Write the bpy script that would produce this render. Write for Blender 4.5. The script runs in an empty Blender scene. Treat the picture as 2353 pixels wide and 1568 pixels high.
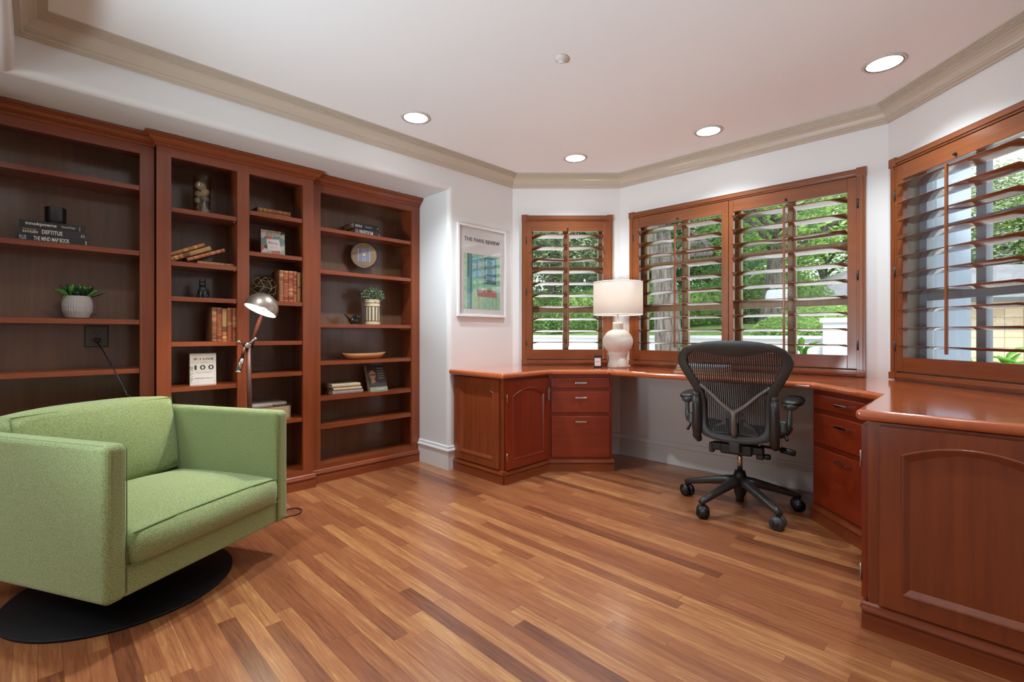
import bpy, bmesh, math, random
from mathutils import Vector, Matrix
random.seed(7)
C = bpy.context.scene.collection
PI = math.pi
R = math.radians
Q2 = math.sqrt(2)
CAM_H = 1.05
F = 1090.0

def P(s, t, z=0.0):                 # room frame: s along the bookcase wall, t away from it
    return Vector(((s + t) / Q2, (s - t) / Q2, z))

def s_of(px, t):                    # where a sight line of the photo meets the plane t
    r = (px - 1176.5) / F
    return -t * (1 + r) / (1 - r)

def z_of(py, s, t):
    return CAM_H + (768.5 - py) / F * (s - t) / Q2

# ------------------------------------------------------------------ materials
MATS = {}
def lin(c):
    o = []
    for x in c[:3]:
        x = x / 255.0
        o.append(x / 12.92 if x <= .04045 else ((x + .055) / 1.055) ** 2.4)
    return tuple(o) + (1.0,)

def base_mat(name):
    m = bpy.data.materials.new(name); m.use_nodes = True
    n = m.node_tree.nodes; l = m.node_tree.links
    b = n['Principled BSDF']
    MATS[name] = m
    return m, n, l, b

def plain(name, c, rough=.5, metal=0, spec=.5, coat=0, sheen=0, emit=None, estr=0, noise=0, nscale=40, bump=0, bscale=200):
    m, n, l, b = base_mat(name)
    col = lin(c)
    b.inputs['Base Color'].default_value = col
    b.inputs['Roughness'].default_value = rough
    b.inputs['Metallic'].default_value = metal
    b.inputs['Specular IOR Level'].default_value = spec
    b.inputs['Coat Weight'].default_value = coat
    b.inputs['Coat Roughness'].default_value = .08
    b.inputs['Sheen Weight'].default_value = sheen
    if emit:
        b.inputs['Emission Color'].default_value = lin(emit)
        b.inputs['Emission Strength'].default_value = estr
    tc = n.new('ShaderNodeTexCoord')
    if noise:
        t = n.new('ShaderNodeTexNoise'); t.inputs['Scale'].default_value = nscale; t.inputs['Detail'].default_value = 4
        l.new(tc.outputs['Object'], t.inputs['Vector'])
        r = n.new('ShaderNodeValToRGB')
        r.color_ramp.elements[0].position = .3; r.color_ramp.elements[1].position = .7
        r.color_ramp.elements[0].color = tuple(x * (1 - noise) for x in col[:3]) + (1,)
        r.color_ramp.elements[1].color = tuple(min(1, x * (1 + noise)) for x in col[:3]) + (1,)
        l.new(t.outputs['Fac'], r.inputs['Fac']); l.new(r.outputs['Color'], b.inputs['Base Color'])
    if bump:
        t = n.new('ShaderNodeTexNoise'); t.inputs['Scale'].default_value = bscale; t.inputs['Detail'].default_value = 3
        l.new(tc.outputs['Object'], t.inputs['Vector'])
        bp = n.new('ShaderNodeBump'); bp.inputs['Strength'].default_value = bump; bp.inputs['Distance'].default_value = .002
        l.new(t.outputs['Fac'], bp.inputs['Height']); l.new(bp.outputs['Normal'], b.inputs['Normal'])
    return m

def wood(name, dark, light, axis, rough=.3, coat=.25, sc=1.0):
    m, n, l, b = base_mat(name)
    tc = n.new('ShaderNodeTexCoord'); mp = n.new('ShaderNodeMapping')
    s = {'x': (1.2, 22, 22), 'y': (22, 1.2, 22), 'z': (22, 22, 1.2)}[axis]
    mp.inputs['Scale'].default_value = tuple(v * sc for v in s)
    l.new(tc.outputs['Object'], mp.inputs['Vector'])
    t = n.new('ShaderNodeTexNoise'); t.inputs['Scale'].default_value = 1.6; t.inputs['Detail'].default_value = 6; t.inputs['Roughness'].default_value = .6
    l.new(mp.outputs['Vector'], t.inputs['Vector'])
    t2 = n.new('ShaderNodeTexNoise'); t2.inputs['Scale'].default_value = 2.2; t2.inputs['Detail'].default_value = 2
    l.new(tc.outputs['Object'], t2.inputs['Vector'])
    mx = n.new('ShaderNodeMath'); mx.operation = 'MULTIPLY_ADD'; mx.inputs[1].default_value = .65
    l.new(t.outputs['Fac'], mx.inputs[0])
    m2 = n.new('ShaderNodeMath'); m2.operation = 'MULTIPLY'; m2.inputs[1].default_value = .35
    l.new(t2.outputs['Fac'], m2.inputs[0]); l.new(m2.outputs[0], mx.inputs[2])
    r = n.new('ShaderNodeValToRGB'); r.color_ramp.elements[0].position = .32; r.color_ramp.elements[1].position = .68
    r.color_ramp.elements[0].color = lin(dark); r.color_ramp.elements[1].color = lin(light)
    l.new(mx.outputs[0], r.inputs['Fac']); l.new(r.outputs['Color'], b.inputs['Base Color'])
    b.inputs['Roughness'].default_value = rough
    b.inputs['Coat Weight'].default_value = coat; b.inputs['Coat Roughness'].default_value = .12
    return m

CHD, CHL = (116, 52, 25), (147, 72, 37)
wood('cherry_x', CHD, CHL, 'x'); wood('cherry_z', CHD, CHL, 'z'); wood('cherry_y', CHD, CHL, 'y')
wood('red_cherry_x', (120, 38, 14), (148, 52, 21), 'x'); wood('red_cherry_z', (120, 38, 14), (148, 52, 21), 'z')
wood('back_panel', (104, 72, 52), (126, 90, 66), 'z', rough=.3, coat=.5)
wood('counter_wood', (182, 88, 48), (204, 110, 66), 'x', rough=.12, coat=1, sc=.8)
wood('shutter_x', (116, 60, 28), (144, 80, 38), 'x', rough=.28, coat=.4); wood('louver_wood', (116, 60, 28), (144, 80, 38), 'x', rough=.2, coat=1); MATS['louver_wood'].node_tree.nodes['Principled BSDF'].inputs['Coat IOR'].default_value = 1.9; wood('shutter_z', (116, 60, 28), (144, 80, 38), 'z', rough=.3, coat=.3)
wood('sash_wood', (156, 122, 84), (176, 144, 104), 'z', rough=.4, coat=.1)
wood('bowl_wood', (168, 108, 62), (200, 142, 92), 'x', rough=.45, coat=.1)
wood('lamp_pole', (62, 30, 21), (82, 40, 28), 'z', rough=.5, coat=0)
plain('wall_paint', (226, 224, 222), .55, bump=.02)
plain('ceiling_paint', (240, 239, 238), .7, bump=.02)
plain('crown_paint', (194, 180, 163), .28)
plain('base_paint', (226, 224, 222), .3)
plain('black_disc', (12, 9, 8), .6, spec=.25)
plain('black_plastic', (22, 23, 23), .4)
plain('graphite', (50, 46, 43), .36, spec=.55)
plain('graphite_light', (84, 88, 84), .3, metal=.35)
plain('y_grey', (104, 94, 84), .35, spec=.55)
plain('mesh_fabric', (20, 19, 19), .55)
plain('lumbar_grey', (58, 56, 58), .5)
plain('wheel_grey', (66, 68, 66), .42)
plain('chrome', (205, 205, 200), .14, metal=1)
plain('nickel', (176, 162, 146), .28, metal=.85)
plain('shade_inner', (250, 246, 238), .5, emit=(255, 238, 210), estr=5)
plain('bulb', (255, 250, 240), .4, emit=(255, 236, 208), estr=18)
plain('lens', (250, 250, 248), .4, emit=(255, 250, 244), estr=9)
plain('can_trim', (206, 196, 186), .5)
plain('gasket', (50, 44, 40), .5)
plain('plaster', (206, 194, 182), .85, noise=.06, nscale=18, bump=.9, bscale=30)
plain('linen', (226, 216, 206), .9, noise=.04, nscale=300)
plain('white_gloss', (232, 230, 228), .25)
plain('mat_board', (236, 228, 224), .7)
plain('ink', (34, 34, 36), .6)
plain('white_ink', (226, 222, 212), .6)
plain('book_black', (34, 31, 32), .45)
plain('book_brown', (48, 41, 38), .45)
plain('book_slate', (60, 54, 56), .45)
plain('pages', (192, 164, 128), .8, noise=.12, nscale=90)
plain('pages_white', (206, 200, 190), .8)
plain('leather_red', (140, 62, 38), .45, noise=.25, nscale=60)
plain('leather_brown', (124, 78, 48), .45, noise=.25, nscale=60)
plain('leather_tan', (190, 124, 76), .5, noise=.2, nscale=60)
plain('spine_red', (166, 92, 58), .45, noise=.22, nscale=70)
plain('spine_red_light', (200, 134, 88), .45, noise=.2, nscale=70)
plain('spine_gold', (214, 164, 92), .4, noise=.15, nscale=90)
plain('spine_plain', (186, 142, 88), .6, noise=.1, nscale=40)
plain('cover_white', (206, 206, 208), .5, noise=.03, nscale=30)
plain('cover_beige', (186, 166, 134), .6, noise=.08, nscale=60)
plain('cover_mauve', (150, 124, 116), .6, noise=.1, nscale=60)
plain('cover_sage', (138, 142, 124), .6)
plain('cover_dark', (58, 46, 42), .5)
plain('skin_print', (190, 142, 112), .6, noise=.15, nscale=60)
plain('leaf_print', (120, 140, 84), .6)
plain('candle_black', (26, 30, 30), .3, spec=.6)
plain('candle_wax', (220, 210, 196), .5)
plain('pot_grey', (172, 162, 156), .8, noise=.05, nscale=80)
plain('pot_cream', (226, 206, 170), .6, noise=.05, nscale=40)
plain('pot_dark', (62, 50, 40), .7)
plain('succulent', (84, 150, 50), .45, noise=.3, nscale=30)
plain('succulent_dark', (40, 62, 40), .45, noise=.3, nscale=30)
plain('herb_green', (96, 128, 92), .6, noise=.35, nscale=50)
plain('figurine_black', (38, 42, 40), .4, noise=.3, nscale=60)
plain('bird_black', (30, 32, 34), .15, spec=.7)
plain('rope', (150, 124, 78), .8)
plain('shell_cream', (226, 196, 152), .5, noise=.2, nscale=40)
plain('shell_white', (236, 224, 206), .5, noise=.12, nscale=40)
plain('shell_brown', (176, 128, 92), .5, noise=.3, nscale=40)
plain('shell_grey', (150, 136, 130), .5, noise=.3, nscale=40)
plain('magazine', (196, 192, 190), .4, noise=.2, nscale=30)
plain('disc_tan', (150, 124, 98), .25, coat=.3)
plain('disc_blue', (128, 134, 150), .3)
plain('disc_line', (190, 194, 206), .3)
plain('amber', (224, 182, 120), .3)
plain('outlet_plate', (92, 82, 76), .35)
plain('cable_black', (22, 21, 21), .5)
plain('laptop_silver', (172, 186, 202), .3)
plain('notebook_brown', (150, 92, 62), .5)
plain('label_paper', (226, 212, 204), .7)
plain('label_ink', (196, 130, 118), .7)
# outdoors
plain('stucco_white', (206, 208, 210), .9)
plain('stucco_tan', (196, 176, 142), .9)
plain('stucco_blue', (176, 190, 206), .9)
plain('roof_grey', (124, 124, 130), .9, noise=.15, nscale=6)
plain('lawn_mix', (104, 132, 66), .95, noise=.4, nscale=9)
plain('patio', (214, 212, 208), .9)
plain('frame_blue', (150, 156, 164), .5)
plain('jamb_grey', (168, 156, 142), .5)

def leafmat(name, c1, c2, c3):
    m, n, l, b = base_mat(name)
    g = n.new('ShaderNodeNewGeometry'); r = n.new('ShaderNodeValToRGB')
    r.color_ramp.elements[0].color = lin(c1); r.color_ramp.elements[1].color = lin(c3)
    e = r.color_ramp.elements.new(.5); e.color = lin(c2)
    l.new(g.outputs['Random Per Island'], r.inputs['Fac']); l.new(r.outputs['Color'], b.inputs['Base Color'])
    b.inputs['Roughness'].default_value = .55
    tr = n.new('ShaderNodeBsdfTranslucent'); l.new(r.outputs['Color'], tr.inputs['Color'])
    mx = n.new('ShaderNodeMixShader'); mx.inputs['Fac'].default_value = .35
    l.new(b.outputs['BSDF'], mx.inputs[1]); l.new(tr.outputs['BSDF'], mx.inputs[2])
    l.new(mx.outputs['Shader'], n['Material Output'].inputs['Surface'])
leafmat('leaf_fresh', (96, 140, 52), (136, 178, 78), (176, 206, 112))
leafmat('leaf_deep', (52, 92, 44), (84, 128, 62), (124, 164, 84))
leafmat('leaf_grey', (92, 112, 78), (132, 152, 110), (178, 190, 150))
leafmat('leaf_broad', (98, 168, 52), (124, 192, 70), (150, 210, 92))

def glass(name, tint=(255, 255, 255), fac=.06):
    m, n, l, b = base_mat(name)
    n.remove(b)
    t = n.new('ShaderNodeBsdfTransparent'); t.inputs['Color'].default_value = lin(tint)
    g = n.new('ShaderNodeBsdfGlossy'); g.inputs['Roughness'].default_value = .02
    lw = n.new('ShaderNodeLayerWeight'); lw.inputs['Blend'].default_value = .25
    ml = n.new('ShaderNodeMath'); ml.operation = 'MULTIPLY_ADD'; ml.inputs[1].default_value = .22; ml.inputs[2].default_value = fac
    l.new(lw.outputs['Fresnel'], ml.inputs[0])
    mx = n.new('ShaderNodeMixShader')
    l.new(ml.outputs[0], mx.inputs['Fac']); l.new(t.outputs[0], mx.inputs[1]); l.new(g.outputs[0], mx.inputs[2])
    l.new(mx.outputs[0], n['Material Output'].inputs['Surface'])
glass('window_glass', (250, 252, 252), .02); glass('picture_glass', (252, 252, 252), .05); glass('jar_glass', (236, 236, 230), .05)

def block_tan():
    m, n, l, b = base_mat('block_tan')
    tc = n.new('ShaderNodeTexCoord'); mp = n.new('ShaderNodeMapping'); mp.inputs['Rotation'].default_value = (R(-90), 0, 0)
    l.new(tc.outputs['Object'], mp.inputs['Vector'])
    k = n.new('ShaderNodeTexBrick'); k.inputs['Scale'].default_value = 1; k.inputs['Brick Width'].default_value = .5; k.inputs['Row Height'].default_value = .3; k.inputs['Mortar Size'].default_value = .012; k.offset = 0
    k.inputs['Color1'].default_value = lin((206, 188, 158)); k.inputs['Color2'].default_value = lin((190, 170, 138)); k.inputs['Mortar'].default_value = lin((150, 134, 110))
    l.new(mp.outputs['Vector'], k.inputs['Vector']); l.new(k.outputs['Color'], b.inputs['Base Color']); b.inputs['Roughness'].default_value = .9
block_tan()
def bark():
    m, n, l, b = base_mat('bark')
    tc = n.new('ShaderNodeTexCoord'); mp = n.new('ShaderNodeMapping'); mp.inputs['Scale'].default_value = (20, 20, 3)
    l.new(tc.outputs['Object'], mp.inputs['Vector'])
    t = n.new('ShaderNodeTexNoise'); t.inputs['Scale'].default_value = 1.2; t.inputs['Detail'].default_value = 6; t.inputs['Distortion'].default_value = .8
    l.new(mp.outputs['Vector'], t.inputs['Vector'])
    k = n.new('ShaderNodeValToRGB'); k.color_ramp.elements[0].position = .35; k.color_ramp.elements[1].position = .68
    k.color_ramp.elements[0].color = lin((64, 58, 53)); k.color_ramp.elements[1].color = lin((132, 124, 116))
    l.new(t.outputs['Fac'], k.inputs['Fac']); l.new(k.outputs['Color'], b.inputs['Base Color']); b.inputs['Roughness'].default_value = .95
    bp = n.new('ShaderNodeBump'); bp.inputs['Strength'].default_value = 1; bp.inputs['Distance'].default_value = .03
    l.new(t.outputs['Fac'], bp.inputs['Height']); l.new(bp.outputs['Normal'], b.inputs['Normal'])
bark()
def fabric(name, c1, c2, sheen=.25):
    m, n, l, b = base_mat(name)
    tc = n.new('ShaderNodeTexCoord')
    t = n.new('ShaderNodeTexNoise'); t.inputs['Scale'].default_value = 260; t.inputs['Detail'].default_value = 3
    l.new(tc.outputs['Object'], t.inputs['Vector'])
    r = n.new('ShaderNodeValToRGB'); r.color_ramp.elements[0].position = .35; r.color_ramp.elements[1].position = .68
    r.color_ramp.elements[0].color = lin(c1); r.color_ramp.elements[1].color = lin(c2)
    l.new(t.outputs['Fac'], r.inputs['Fac']); l.new(r.outputs['Color'], b.inputs['Base Color'])
    b.inputs['Roughness'].default_value = .9; b.inputs['Sheen Weight'].default_value = sheen; b.inputs['Sheen Roughness'].default_value = .5
    b.inputs['Specular IOR Level'].default_value = .15
    bp = n.new('ShaderNodeBump'); bp.inputs['Strength'].default_value = .5; bp.inputs['Distance'].default_value = .0015
    t2 = n.new('ShaderNodeTexNoise'); t2.inputs['Scale'].default_value = 420; l.new(tc.outputs['Object'], t2.inputs['Vector'])
    l.new(t2.outputs['Fac'], bp.inputs['Height']); l.new(bp.outputs['Normal'], b.inputs['Normal'])
fabric('green_wool', (124, 137, 86), (165, 177, 121))
plain('green_piping', (114, 136, 84), .9)

def linen_shade():
    m, n, l, b = base_mat('lamp_linen')
    b.inputs['Base Color'].default_value = lin((214, 204, 196)); b.inputs['Roughness'].default_value = .9
    tr = n.new('ShaderNodeBsdfTranslucent'); tr.inputs['Color'].default_value = lin((240, 226, 206))
    mx = n.new('ShaderNodeMixShader'); mx.inputs['Fac'].default_value = .35
    l.new(b.outputs['BSDF'], mx.inputs[1]); l.new(tr.outputs['BSDF'], mx.inputs[2])
    l.new(mx.outputs['Shader'], n['Material Output'].inputs['Surface'])
linen_shade()

def floor_mat():
    m, n, l, b = base_mat('floor_planks')
    def mth(op, a=None, bb=None, c=None):
        k = n.new('ShaderNodeMath'); k.operation = op
        for i, v in enumerate((a, bb, c)):
            if v is None: continue
            if isinstance(v, (int, float)): k.inputs[i].default_value = v
            else: l.new(v, k.inputs[i])
        return k.outputs[0]
    tc = n.new('ShaderNodeTexCoord'); mp = n.new('ShaderNodeMapping'); mp.vector_type = 'POINT'
    mp.inputs['Rotation'].default_value = (0, 0, R(-45))
    l.new(tc.outputs['Object'], mp.inputs['Vector'])
    sp = n.new('ShaderNodeSeparateXYZ'); l.new(mp.outputs['Vector'], sp.inputs[0])
    v, u = sp.outputs['X'], sp.outputs['Y']            # v across the boards, u along them
    W, L = .0575, .82
    vr = mth('DIVIDE', v, W); row = mth('FLOOR', vr)
    wn = n.new('ShaderNodeTexWhiteNoise'); wn.noise_dimensions = '1D'; l.new(row, wn.inputs['W'])
    off = mth('MULTIPLY', wn.outputs['Value'], 7.3)
    # boards of unequal length: warp u with a slow sine
    wp = mth('MULTIPLY', mth('SINE', mth('ADD', mth('MULTIPLY', u, 2.6), mth('MULTIPLY', off, 5.0))), .22)
    ur = mth('ADD', mth('DIVIDE', mth('ADD', u, wp), L), off); col = mth('FLOOR', ur)
    cb = n.new('ShaderNodeCombineXYZ'); l.new(row, cb.inputs[0]); l.new(col, cb.inputs[1])
    w2 = n.new('ShaderNodeTexWhiteNoise'); w2.noise_dimensions = '2D'; l.new(cb.outputs[0], w2.inputs['Vector'])
    # figure
    cg = n.new('ShaderNodeCombineXYZ')
    l.new(mth('ADD', mth('MULTIPLY', u, 1.5), mth('MULTIPLY', w2.outputs['Value'], 40)), cg.inputs[0])
    l.new(mth('ADD', mth('MULTIPLY', v, 26), mth('MULTIPLY', w2.outputs['Value'], 90)), cg.inputs[1])
    t = n.new('ShaderNodeTexNoise'); t.inputs['Scale'].default_value = 1.5; t.inputs['Detail'].default_value = 5; t.inputs['Roughness'].default_value = .6; t.inputs['Distortion'].default_value = 1.6
    l.new(cg.outputs[0], t.inputs['Vector'])
    wv = n.new('ShaderNodeTexNoise'); wv.inputs['Scale'].default_value = 7; wv.inputs['Detail'].default_value = 4; wv.inputs['Distortion'].default_value = .6
    l.new(cg.outputs[0], wv.inputs['Vector'])
    fac = mth('ADD', mth('MULTIPLY', w2.outputs['Value'], .52), mth('ADD', mth('MULTIPLY', mth('SUBTRACT', t.outputs['Fac'], .5), 1.0), mth('MULTIPLY', mth('SUBTRACT', wv.outputs['Fac'], .5), .55)))
    fac = mth('ADD', fac, .24)
    r = n.new('ShaderNodeValToRGB')
    e = r.color_ramp.elements
    e[0].position = 0.0; e[0].color = lin((98, 54, 36)); e[1].position = 1.0; e[1].color = lin((204, 152, 94))
    for p, c in ((.16, (124, 71, 45)), (.38, (146, 86, 53)), (.6, (161, 100, 62)), (.8, (180, 122, 75))):
        k = e.new(p); k.color = lin(c)
    l.new(fac, r.inputs['Fac'])
    # dark boards now and then
    dk = mth('LESS_THAN', w2.outputs['Value'], .03)
    mxd = n.new('ShaderNodeMix'); mxd.data_type = 'RGBA'; mxd.blend_type = 'MULTIPLY'
    l.new(mth('MULTIPLY', dk, .6), mxd.inputs['Factor']); l.new(r.outputs['Color'], mxd.inputs['A']); mxd.inputs['B'].default_value = (.66, .62, .64, 1)
    fv = mth('FRACT', vr); fu = mth('FRACT', ur)
    gap = mth('MAXIMUM', mth('LESS_THAN', fv, .022), mth('LESS_THAN', fu, .0018))
    mxg = n.new('ShaderNodeMix'); mxg.data_type = 'RGBA'; mxg.blend_type = 'MULTIPLY'
    l.new(mth('MULTIPLY', gap, .6), mxg.inputs['Factor']); l.new(mxd.outputs['Result'], mxg.inputs['A']); mxg.inputs['B'].default_value = (.25, .15, .1, 1)
    l.new(mxg.outputs['Result'], b.inputs['Base Color'])
    b.inputs['Roughness'].default_value = .32
    b.inputs['Coat Weight'].default_value = .4; b.inputs['Coat Roughness'].default_value = .16
floor_mat()

def cover_collage():
    m, n, l, b = base_mat('cover_collage')
    tc = n.new('ShaderNodeTexCoord')
    v = n.new('ShaderNodeTexVoronoi'); v.inputs['Scale'].default_value = 26; l.new(tc.outputs['Object'], v.inputs['Vector'])
    r = n.new('ShaderNodeValToRGB'); r.color_ramp.interpolation = 'CONSTANT'
    e = r.color_ramp.elements
    e[0].position = 0; e[0].color = lin((172, 158, 140)); e[1].position = .86; e[1].color = lin((96, 108, 118))
    for p, c in ((.2, (186, 104, 84)), (.32, (110, 134, 126)), (.48, (200, 190, 176)), (.62, (70, 66, 64)), (.74, (178, 166, 150))):
        k = e.new(p); k.color = lin(c)
    sx = n.new('ShaderNodeSeparateColor'); l.new(v.outputs['Color'], sx.inputs[0])
    l.new(sx.outputs[0], r.inputs['Fac'])
    t = n.new('ShaderNodeTexNoise'); t.inputs['Scale'].default_value = 90; l.new(tc.outputs['Object'], t.inputs['Vector'])
    mx = n.new('ShaderNodeMix'); mx.data_type = 'RGBA'; mx.blend_type = 'OVERLAY'; mx.inputs['Factor'].default_value = .7
    l.new(r.outputs['Color'], mx.inputs['A']); l.new(t.outputs['Color'], mx.inputs['B'])
    l.new(mx.outputs['Result'], b.inputs['Base Color']); b.inputs['Roughness'].default_value = .4
cover_collage()
# pastel print colours
plain('print_green', (150, 205, 170), .7, noise=.16, nscale=22)
plain('print_pale', (178, 214, 174), .7, noise=.12, nscale=22)
plain('print_blue', (122, 178, 186), .7, noise=.3, nscale=70)
plain('print_deep', (84, 124, 130), .7, noise=.2, nscale=40)
plain('print_red', (178, 106, 98), .7, noise=.12, nscale=40)
plain('print_trim', (156, 166, 126), .7, noise=.15, nscale=40)

# ------------------------------------------------------------------ mesh builder
class MB:
    def __init__(s):
        s.v = []; s.f = []; s.m = []; s.sm = []; s.mats = []
    def mi(s, mat):
        if mat not in s.mats: s.mats.append(mat)
        return s.mats.index(mat)
    def add(s, vs, fs, mat, smooth=False, M=None):
        o = len(s.v); k = s.mi(mat)
        for p in vs:
            p = Vector(p)
            s.v.append(M @ p if M else p)
        for f in fs:
            s.f.append([i + o for i in f]); s.m.append(k); s.sm.append(smooth)
        return s
    def box(s, x0, x1, y0, y1, z0, z1, mat, M=None):
        vs = [(x, y, z) for z in (z0, z1) for y in (y0, y1) for x in (x0, x1)]
        return s.add(vs, [(0, 2, 3, 1), (4, 5, 7, 6), (0, 1, 5, 4), (2, 6, 7, 3), (0, 4, 6, 2), (1, 3, 7, 5)], mat, False, M)
    def prism(s, poly, z0, z1, mat, M=None, smooth=False):
        n = len(poly)
        vs = [(p[0], p[1], z0) for p in poly] + [(p[0], p[1], z1) for p in poly]
        fs = [list(range(n))[::-1], [i + n for i in range(n)]]
        s.add(vs, fs, mat, False, M)
        o = len(s.v) - 2 * n; k = s.mi(mat)
        for i in range(n):
            j = (i + 1) % n
            s.f.append([o + i, o + j, o + n + j, o + n + i]); s.m.append(k); s.sm.append(smooth)
        return s
    def prism_xz(s, poly, y0, y1, mat, M=None, smooth=False):   # poly in (x, z), extruded along y
        T = Matrix(((1, 0, 0, 0), (0, 0, -1, 0), (0, 1, 0, 0), (0, 0, 0, 1)))
        return s.prism(poly, -y1, -y0, mat, (M @ T) if M else T, smooth)
    def prism_yz(s, poly, x0, x1, mat, M=None, smooth=False):   # poly in (y, z), extruded along x
        T = Matrix(((0, 0, 1, 0), (1, 0, 0, 0), (0, 1, 0, 0), (0, 0, 0, 1)))
        return s.prism(poly, x0, x1, mat, (M @ T) if M else T, smooth)
    def lathe(s, prof, mat, c=(0, 0, 0), seg=32, M=None, smooth=True, closed=False):
        vs = []; fs = []
        n = len(prof)
        for r, z in prof:
            for k in range(seg):
                a = 2 * PI * k / seg
                vs.append((c[0] + r * math.cos(a), c[1] + r * math.sin(a), c[2] + z))
        for i in range(n - 1):
            for k in range(seg):
                k2 = (k + 1) % seg
                fs.append((i * seg + k, i * seg + k2, (i + 1) * seg + k2, (i + 1) * seg + k))
        if prof[0][0] > 1e-5 and not closed: fs.append([k for k in range(seg)][::-1])
        if prof[-1][0] > 1e-5 and not closed: fs.append([(n - 1) * seg + k for k in range(seg)])
        return s.add(vs, fs, mat, smooth, M)
    def tube(s, pts, rad, mat, seg=10, caps=True, M=None, flat=1.0, closed=False):
        pts = [Vector(p) for p in pts]; n = len(pts)
        if isinstance(rad, (int, float)): rad = [rad] * n
        vs = []; fs = []
        up = None
        for i, p in enumerate(pts):
            if closed: d = pts[(i + 1) % n] - pts[i - 1]
            else: d = (pts[min(i + 1, n - 1)] - pts[max(i - 1, 0)])
            d.normalize()
            if up is None:
                a = Vector((0, 0, 1)) if abs(d.z) < .9 else Vector((1, 0, 0))
                up = (a - d * a.dot(d)).normalized()
            else:
                up = (up - d * up.dot(d)).normalized()
            side = d.cross(up)
            for k in range(seg):
                a = 2 * PI * k / seg
                vs.append(p + (side * math.cos(a) + up * math.sin(a) * flat) * rad[i])
        m = n if closed else n - 1
        for i in range(m):
            i2 = (i + 1) % n
            for k in range(seg):
                k2 = (k + 1) % seg
                fs.append((i * seg + k, i * seg + k2, i2 * seg + k2, i2 * seg + k))
        if caps and not closed:
            fs.append([k for k in range(seg)][::-1]); fs.append([(n - 1) * seg + k for k in range(seg)])
        return s.add(vs, fs, mat, True, M)
    def ball(s, c, r, mat, seg=20, rings=12, M=None, fn=None):
        if isinstance(r, (int, float)): r = (r, r, r)
        vs = []; fs = []
        for i in range(rings + 1):
            th = PI * i / rings
            for k in range(seg):
                a = 2 * PI * k / seg
                p = Vector((math.sin(th) * math.cos(a), math.sin(th) * math.sin(a), math.cos(th)))
                if fn: p = fn(p)
                vs.append((c[0] + r[0] * p.x, c[1] + r[1] * p.y, c[2] + r[2] * p.z))
        for i in range(rings):
            for k in range(seg):
                k2 = (k + 1) % seg
                fs.append((i * seg + k, (i + 1) * seg + k, (i + 1) * seg + k2, i * seg + k2))
        return s.add(vs, fs, mat, True, M)
    def text(s, body, mat, x0, x1, zc, h, y, M=None, depth=.0006, bold=True):
        # lettering lying in the x-z plane at depth y, fitted to x0..x1 and cap height h, facing -y
        cu = bpy.data.curves.new('lettering', 'FONT'); cu.body = body; cu.size = 1; cu.extrude = 0; cu.align_x = 'LEFT'
        if bold: cu.offset = .018
        ob = bpy.data.objects.new('lettering', cu); C.objects.link(ob)
        bpy.context.view_layer.update()
        dg = bpy.context.evaluated_depsgraph_get()
        me = bpy.data.meshes.new_from_object(ob.evaluated_get(dg))
        xs = [v.co.x for v in me.vertices]; ys = [v.co.y for v in me.vertices]
        if xs:
            ax, bx, ay, by = min(xs), max(xs), min(ys), max(ys)
            sx = (x1 - x0) / max(1e-6, bx - ax); sz = h / max(1e-6, by - ay)
            vs = [(x0 + (v.co.x - ax) * sx, y - depth, zc + (v.co.y - (ay + by) / 2) * sz) for v in me.vertices]
            s.add(vs, [list(p.vertices) for p in me.polygons], mat, False, M)
        bpy.data.objects.remove(ob); bpy.data.curves.remove(cu); bpy.data.meshes.remove(me)
        return s
    def mesh(s, name):
        me = bpy.data.meshes.new(name)
        me.from_pydata([tuple(p) for p in s.v], [], s.f)
        for m in s.mats: me.materials.append(MATS[m])
        me.polygons.foreach_set('material_index', s.m)
        me.polygons.foreach_set('use_smooth', s.sm)
        me.update()
        return me
    def build(s, name, parent=None, bevel=0, seg=2, subsurf=0, loc=None, rotz=0, smooth_angle=None):
        me = s.mesh(name)
        o = bpy.data.objects.new(name, me); C.objects.link(o)
        if parent: o.parent = parent
        if loc is not None: o.location = loc
        o.rotation_euler = (0, 0, rotz)
        if bevel:
            b = o.modifiers.new('bevel', 'BEVEL'); b.width = bevel; b.segments = seg; b.limit_method = 'ANGLE'; b.angle_limit = R(40)
            b.harden_normals = False
        if subsurf:
            u = o.modifiers.new('subsurf', 'SUBSURF'); u.levels = subsurf; u.render_levels = subsurf
        return o

def thing(name, label, cat, loc=(0, 0, 0), rotz=0, group=None):
    o = bpy.data.objects.new(name, None); C.objects.link(o)
    o.empty_display_size = .1
    o.location = loc; o.rotation_euler = (0, 0, rotz)
    o['label'] = label; o['category'] = cat
    if group: o['group'] = group
    return o
def tag(o, label, cat, group=None, kind=None):
    o['label'] = label; o['category'] = cat
    if group: o['group'] = group
    if kind: o['kind'] = kind
    return o
def struct(o, label=None, cat=None):
    o['kind'] = 'structure'
    if label: o['label'] = label
    if cat: o['category'] = cat
    return o
def sroot(name, label, cat, loc, rotz):
    o = bpy.data.objects.new(name, None); C.objects.link(o); o.location = loc; o.rotation_euler = (0, 0, rotz)
    return struct(o, label, cat)

A45 = R(45)
ZC = 2.437
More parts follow.
